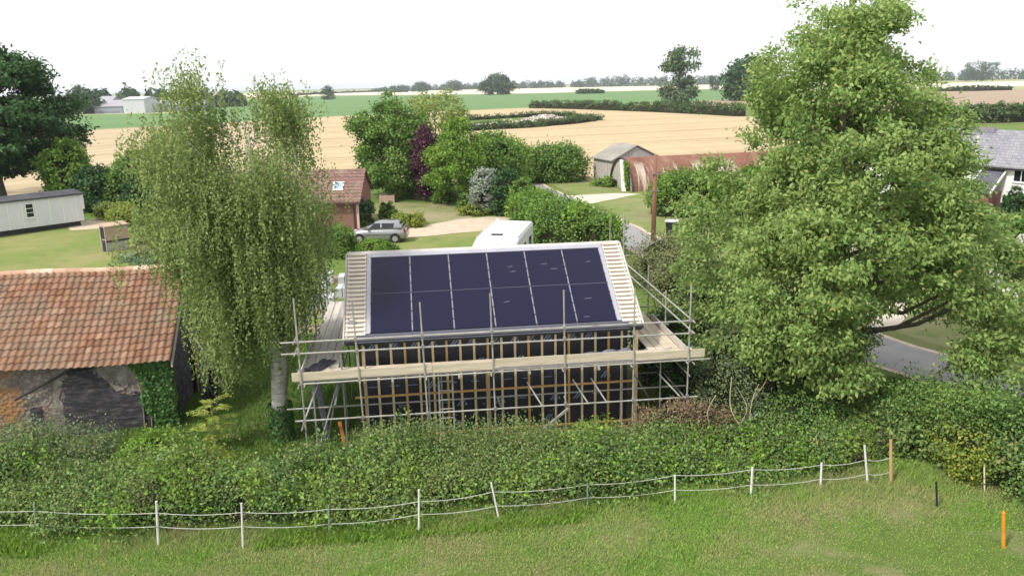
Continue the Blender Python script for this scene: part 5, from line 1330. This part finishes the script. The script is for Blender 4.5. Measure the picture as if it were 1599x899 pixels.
fartree('tall clump standing highest on the right horizon wood', 1525, 122, 24, 26, L['far'], 88, Y=1300, n=90, prof=((.05, .9), (.5, 1), (.9, 1), (1, .6)))
fartree('small round tree showing above the right horizon wood', 1550, 122, 24, 13, L['far'], 89, Y=1300, n=60, prof=((.3, .3), (.6, .6), (.8, 1), (.95, .9), (1, .5)))
fartree('dark round tree right of the white grain store', 256, 173, 22, 24, L['dark'], 90, n=80)
fartree('dark tree left of the grey farm sheds', 133, 178, 34, 44, L['far'], 91, n=160)
fartree('small dark tree peeping out right of the birch crown', 512, 156, 20, 20, L['far'], 92, n=80)
m_ = at(920, 146.5)
shrub('dark_thicket', 'low black looking thicket mound in the far green field', (m_.x, m_.y, 0), 4.2, 14, L['dark'], 90, 30, (1.2, .8), 'thicket', seed=93, squash=(1, .35), r=1.6)

def far_hedge(name, label, pts, w, h, seed, lm=None, n=5000, leaf=(.5, .35)):
    return hedge(name, label, [at(*p) for p in pts], w, h, [(lm or L['hedgefar'], 1)], n, leaf, seed=seed, tight=.4, bf=.25, bump=.18, hvar=.12)
far_hedge('field_hedge', 'long clipped green hedge between stubble and green field below the lone tree', [(828, 169), (900, 170.5), (1000, 174), (1080, 177.5), (1160, 182)], 4.0, 2.9, 94, n=9000)
far_hedge('ditch_hedge', 'rough grassy bank round the rubble heap in the stubble', [(690, 206), (745, 203.5), (820, 199.5), (890, 193.5), (932, 187.5)], 4.5, 1.5, 95, L['hedgefar'], 5000, (.4, .25))
far_hedge('ditch_hedge', 'thin grassy strip along the back of the rubble heap', [(690, 191), (770, 186), (860, 181), (905, 182.5)], 2.5, 1.3, 96, L['hedgefar'], 3000, (.4, .25))
far_hedge('field_hedge', 'dark clipped field hedge showing right behind the cottage roof', [(1440, 193), (1530, 192.5), (1640, 189)], 4, 3.4, 97, L['hedgefar'], 6000)
far_hedge('field_hedge', 'thin hedge across the soil field right of the walnut', [(1450, 143), (1520, 142.5), (1580, 141)], 4, 2.4, 98, L['far'], 2500, (.8, .5))
far_hedge('field_hedge', 'thin dark hedge line on the left edge of the horizon field', [(455, 150), (520, 146), (600, 143.5), (690, 141)], 6, 4.0, 99, L['far'], 3000, (1.5, .9))
# rubble heap
hp = thing('rubble_heap', 'pale rubble heap inside the grassy island of the stubble field', 'heap', at(852, 187))
rng = np.random.default_rng(6)
RUB = m_island('rubble', [(0, (.35, .28, .25)), (.5, (.48, .42, .39)), (1, (.62, .56, .52))], .95)
mb = MB()
for _ in range(260):
    x, y = rng.normal() * 3.6, rng.normal() * 2.0; z = max(0, 1.2 * math.exp(-(x / 4.5) ** 2 - (y / 2.4) ** 2) * rng.uniform(.6, 1.1))
    mb.box((x, y, z), tuple(rng.uniform(.3, .9, 3)), rot=Matrix.Rotation(rng.uniform(0, 6), 3, Vector(rng.normal(size=3)).normalized()))
mb.build('rubble', RUB, hp, fix=False)
mb = MB(); mb.loft([[(math.cos(a) * 6.5 * s, math.sin(a) * 3.6 * s, z) for a in np.linspace(0, 2 * PI, 16, endpoint=False)] for s, z in ((1, -.05), (.7, .5), (.3, .95))]); mb.build('mound', EARTH, hp, fix=False)
# distant woods that read as one mass
def wood(label, spans, seed, Y, dep=60):
    rng = np.random.default_rng(seed); P, ou = [], []
    x0, x1 = spans[0][0], spans[-1][0]
    xs, hs = zip(*spans)
    a, b = at_y(x0, 140, Y).x, at_y(x1, 140, Y).x
    nt_ = max(20, int((b - a) / (5.5 if Y > 1000 else 3.2))); k = Y / FOC
    for i in range(nt_):
        f = rng.random(); px = x0 + (x1 - x0) * f; h = np.interp(px, xs, hs) * k * rng.uniform(.82, 1.12)
        c = np.array([a + (b - a) * f, Y + rng.uniform(0, dep), 0]); r_ = max(5, h * rng.uniform(.38, .55))
        m = 90; d = unit(rng.normal(size=(m, 3))); d[:, 2] = np.abs(d[:, 2]) * 1.0
        q = c + d * [r_, r_, h] * rng.uniform(.75, 1.0, (m, 1)); q[:, 2] *= rng.uniform(.25, 1, m) ** .35
        P.append(q); ou.append(d)
    P = np.concatenate(P); ou = np.concatenate(ou); N = len(P)
    o = leaf_mesh('woodland', P, rng.normal(size=(N, 3)), ou + rng.normal(size=(N, 3)) * .5, rng.uniform(2.5, 5.0, N), rng.uniform(2, 4, N), L['far'])
    return tag(o, label, 'woodland', kind='stuff')
wood('long hazy tree belt across the middle of the horizon', [(580, 5), (640, 9), (730, 12), (800, 13), (870, 11), (905, 12), (925, 17), (970, 19), (1010, 15), (1090, 16), (1140, 10), (1200, 14)], 101, 1900)
wood('blue green wood along the right horizon', [(1380, 12), (1440, 14), (1480, 18), (1560, 17), (1640, 16), (1720, 16)], 102, 1500)
wood('dark wood behind the far farm sheds', [(60, 28), (110, 33), (140, 36), (165, 30), (185, 36), (205, 36), (230, 30), (260, 28), (300, 30), (360, 24)], 103, 520, 40)

# ================================================================== FENCE, GRASS
POSTW = m_plain('white_post', (.62, .62, .59), .5, .3, 0, .1); POSTG = m_plain('green_post', (.22, .30, .24), .5, .3, 0, .15); POSTB = m_noise('wood_post', [(.3, (.36, .23, .12)), (.7, (.5, .34, .19))], 3, .85, .1, stretch=(3, 3, .3))
fence = thing('rope_fence', 'electric rope fence of thin white posts along the paddock edge', 'fence', at(654, 833))
fo = fence.location
posts = [((57, 842), (53, 784), POSTG, .022, 798, 819), ((247, 855), (244, 782), POSTW, .030, 801, 822), ((379, 857), (377, 785), POSTW, .026, 800, 822), ((514, 839), (513, 789), POSTG, .018, 795, 818), ((654, 833), (654, 764), POSTW, .027, 783, 803),
         ((781, 814), (767, 753), POSTW, .025, 768, 790), ((918, 795), (917, 754), POSTG, .020, 757, 777), ((1054, 788), (1054, 741), POSTW, .027, 742, 765), ((1172, 778), (1175, 729), POSTW, .034, 733, 757), ((1281, 765), (1283, 722), POSTW, .032, 726, 748), ((1356, 758), (1350, 695), POSTW, .032, 718, 740), ((1392, 756), (1391, 686), POSTB, .045, 714, 736)]
ropes = ([], [])
p_ = at(-120, 846); ropes[0].append(at_y(-120, 792, p_.y) - fo); ropes[1].append(at_y(-120, 813, p_.y) - fo)
for (b, t_, m, r_, y0, y1) in posts:
    p = at(*b); q = at_y(*t_, p.y)
    mb = MB(); mb.tube([p - fo - Vector((0, 0, .1)), q - fo], [r_, r_ * .85], 8)
    o = mb.build('post', m, fence, fix=False)
    o['label'] = {POSTW: 'white post', POSTG: 'thin dull green post', POSTB: 'brown wooden corner post'}[m]
    for i, y in enumerate((y0, y1)):
        f = (b[1] - y) / (b[1] - t_[1]); f = min(f, .97); ropes[i].append(p.lerp(q, f) - fo)
ROPE = m_plain('rope', (.45, .47, .42), .8, .2, 0, .15, 8)
for rp_ in ropes:
    pts = []
    for a, b in zip(rp_[:-1], rp_[1:]):
        for k in range(6):
            u = k / 6; pts.append(a.lerp(b, u) - Vector((0, -.02, .06 * 4 * u * (1 - u))))
    pts.append(rp_[-1])
    mb = MB(); mb.tube(pts, .008, 5); mb.build('rope', ROPE, fence, fix=False)
def stake(label, b, t_, m, r_, cat='stake'):
    p = at(*b); q = at_y(*t_, p.y); mb = MB()
    d = q - p
    mb.tube([(0, 0, -.1), d * .96, d], [r_, r_, r_ * .5], 8); o = mb.build('stake', m, fix=False); o.location = p; return tag(o, label, cat)
stake('bright orange stake at the lower right corner of the paddock', (1568, 855), (1567, 797), m_plain('orange_paint', (.62, .26, .03), .5), .042)
stake('dark thin stake on the bare earth before the bramble bank', (1464, 793), (1462, 751), BLACKM, .026)
stake('pale thin stake among the brambles right of the dark stake', (1538, 768), (1537, 725), PALEWOOD, .02)
deadb = thing('dead_branch', 'pale bent dead branch sticking out of the dark hedge under the walnut', 'branch', at_y(1268, 710, 20.6))
mb = MB(); mb.tube([(0, 0, -.15), (.08, 0, .12), (.12, 0, .35), (.06, -.02, .55), (.16, 0, .7)], [.022, .022, .02, .015, .008], 6, cap=False); mb.build('branch', STEM, deadb, smooth=True, fix=False)

# grass of the paddock, thicker and taller along the fence
def blades(name, n, region, hfun, mat, seed, wd=.012, dens=None):
    rng = np.random.default_rng(seed)
    x = rng.uniform(region[0], region[1], n); y = rng.uniform(region[2], region[3], n)
    k = dens(x, y, rng) if dens else np.ones(n, bool)
    x, y = x[k], y[k]; n = len(x)
    h = hfun(x, y) * rng.uniform(.5, 1.4, n)
    a = rng.uniform(0, 2 * PI, n); lean = rng.uniform(.2, .9, n)[:, None]
    d = np.stack([np.cos(a), np.sin(a), np.zeros(n)], 1) * lean + [0, 0, 1.0]; d = unit(d)
    P = np.stack([x, y, np.full(n, .012)], 1) + d * h[:, None] * .5
    nor = np.stack([np.sin(a), -np.cos(a), np.full(n, .6)], 1) + rng.normal(size=(n, 3)) * .5
    o = leaf_mesh(name, P, d, nor, h, wd * rng.uniform(.7, 1.5, n), mat, fold=.1)
    return o
wA, wB = wob(np.random.default_rng(1), 6, .55), wob(np.random.default_rng(2), 6, 1.6)
def fy(x): return np.interp(x, [-20, -8, 0, 6, 11], [17.7, 17.3, 18.2, 19.1, 19.9])
def gd(x, y, rng):
    Q = np.stack([x, y, x * 0], 1)
    v = wA(Q) * .6 + wB(Q) * .5 + np.clip((y - fy(x) + 2.2) * .5, -.4, 1.2) + .15
    return ((rng.uniform(-.9, .7, len(x)) < v) | (rng.uniform(0, 1, len(x)) < .3)) & (y < fy(x) + 1.6)
def gh(x, y):
    Q = np.stack([x, y, x * 0], 1)
    return .06 + .03 * np.clip(wB(Q), 0, 2) + .15 * np.exp(-((y - fy(x) - .5) / .75) ** 2)
tag(blades('grass', 480000, (-17, 14.5, 12.5, 21), gh, L['grass'], 201, .014, gd), 'short tufted grass of the paddock', 'grass', kind='stuff')
def wd_(x, y, rng):
    Q = np.stack([x, y, x * 0], 1); return ((wB(Q * .8) + wA(Q) > -.1) & (np.abs(y - fy(x) - .35) < .8)) | ((wB(Q * 1.3 + 4) + .4 * wA(Q) > 2.05) & (y < fy(x)))
tag(blades('weeds', 190000, (-18, 13, 13.0, 21), lambda x, y: .16 + .1 * np.clip(wA(np.stack([x, y, x * 0], 1)), 0, 2), L['weed'], 202, .035, wd_), 'taller weeds along the foot of the rope fence and hedge', 'weeds', kind='stuff')
def pd_(x, y, rng): return np.ones(len(x), bool)
tag(blades('long_grass', 60000, (-12.5, -4.6, 21.5, 34), lambda x, y: .16 + 0 * x, L['mid'], 203, .025, pd_), 'longer grass between the barn and the scaffold', 'grass', kind='stuff')

# ================================================================== LIGHT, AIR, EYE
SUN_EL, SUN_AZ = R(48), R(228)      # azimuth clockwise from +Y
w = D.worlds.new('World'); sc.world = w; w.use_nodes = True
nt = w.node_tree; bg = nt.nodes['Background']
sky = nt.nodes.new('ShaderNodeTexSky'); sky.sky_type = 'NISHITA'; sky.sun_disc = False
sky.sun_elevation = SUN_EL; sky.sun_rotation = SUN_AZ
sky.air_density = 1.0; sky.dust_density = 4.0; sky.ozone_density = 1.0; sky.altitude = 0
# thin bright cloud sheet over the blue
tc = nt.nodes.new('ShaderNodeTexCoord'); nz = nt.nodes.new('ShaderNodeTexNoise'); nz.inputs['Scale'].default_value = 2.2; nz.inputs['Detail'].default_value = 5
nt.links.new(tc.outputs['Generated'], nz.inputs['Vector'])
rp_ = nt.nodes.new('ShaderNodeValToRGB'); rp_.color_ramp.elements[0].position = .3; rp_.color_ramp.elements[0].color = (6.9, 7.0, 7.2, 1)
rp_.color_ramp.elements[1].position = .7; rp_.color_ramp.elements[1].color = (7.9, 7.9, 7.9, 1)
nt.links.new(nz.outputs['Fac'], rp_.inputs[0])
mx = nt.nodes.new('ShaderNodeMix'); mx.data_type = 'RGBA'; mx.inputs[0].default_value = .85
nt.links.new(sky.outputs[0], mx.inputs[6]); nt.links.new(rp_.outputs[0], mx.inputs[7])
nt.links.new(mx.outputs[2], bg.inputs[0]); bg.inputs[1].default_value = .1
ld = D.lights.new('sun', 'SUN'); ld.energy = 2.3; ld.angle = R(5); ld.color = (1, .95, .87)
lo = D.objects.new('sun', ld); COL.objects.link(lo)
sd = Vector((math.sin(SUN_AZ) * math.cos(SUN_EL), math.cos(SUN_AZ) * math.cos(SUN_EL), math.sin(SUN_EL)))
lo.rotation_euler = (-sd).to_track_quat('-Z', 'Y').to_euler()
lo.location = sd * 60

cd = D.cameras.new('camera'); co = D.objects.new('camera', cd); COL.objects.link(co)
cd.sensor_fit = 'HORIZONTAL'; cd.sensor_width = 36; cd.lens = 36 * FOC / 1599
cd.clip_start = .1; cd.clip_end = 20000
mt = Matrix((RT, UP, -FW)).transposed().to_4x4(); mt.translation = Vector(EYE)
co.matrix_world = mt
sc.camera = co
sc.view_settings.view_transform = 'Standard'; sc.view_settings.look = 'None'
sc.view_settings.exposure = .85; sc.view_settings.gamma = 1; sc.view_settings.use_curve_mapping = False
# the summer air itself
hz = MB(); hz.box2((-4900, -70, -1.0), (4900, 6900, 30.0))
t = D.materials.new('haze'); t.use_nodes = True; t.node_tree.nodes.clear()
ho_ = t.node_tree.nodes.new('ShaderNodeOutputMaterial'); pv = t.node_tree.nodes.new('ShaderNodeVolumePrincipled')
pv.inputs['Color'].default_value = (.86, .92, 1, 1); pv.inputs['Density'].default_value = .00014; pv.inputs['Anisotropy'].default_value = 0
t.node_tree.links.new(pv.outputs[0], ho_.inputs['Volume'])
tag(hz.build('haze', t), 'pale summer haze over the fields', 'haze', kind='stuff')
sc.render.engine = 'CYCLES'
sc.cycles.max_bounces = 6; sc.cycles.diffuse_bounces = 3; sc.cycles.transmission_bounces = 3; sc.cycles.transparent_max_bounces = 6
sc.cycles.use_denoising = True
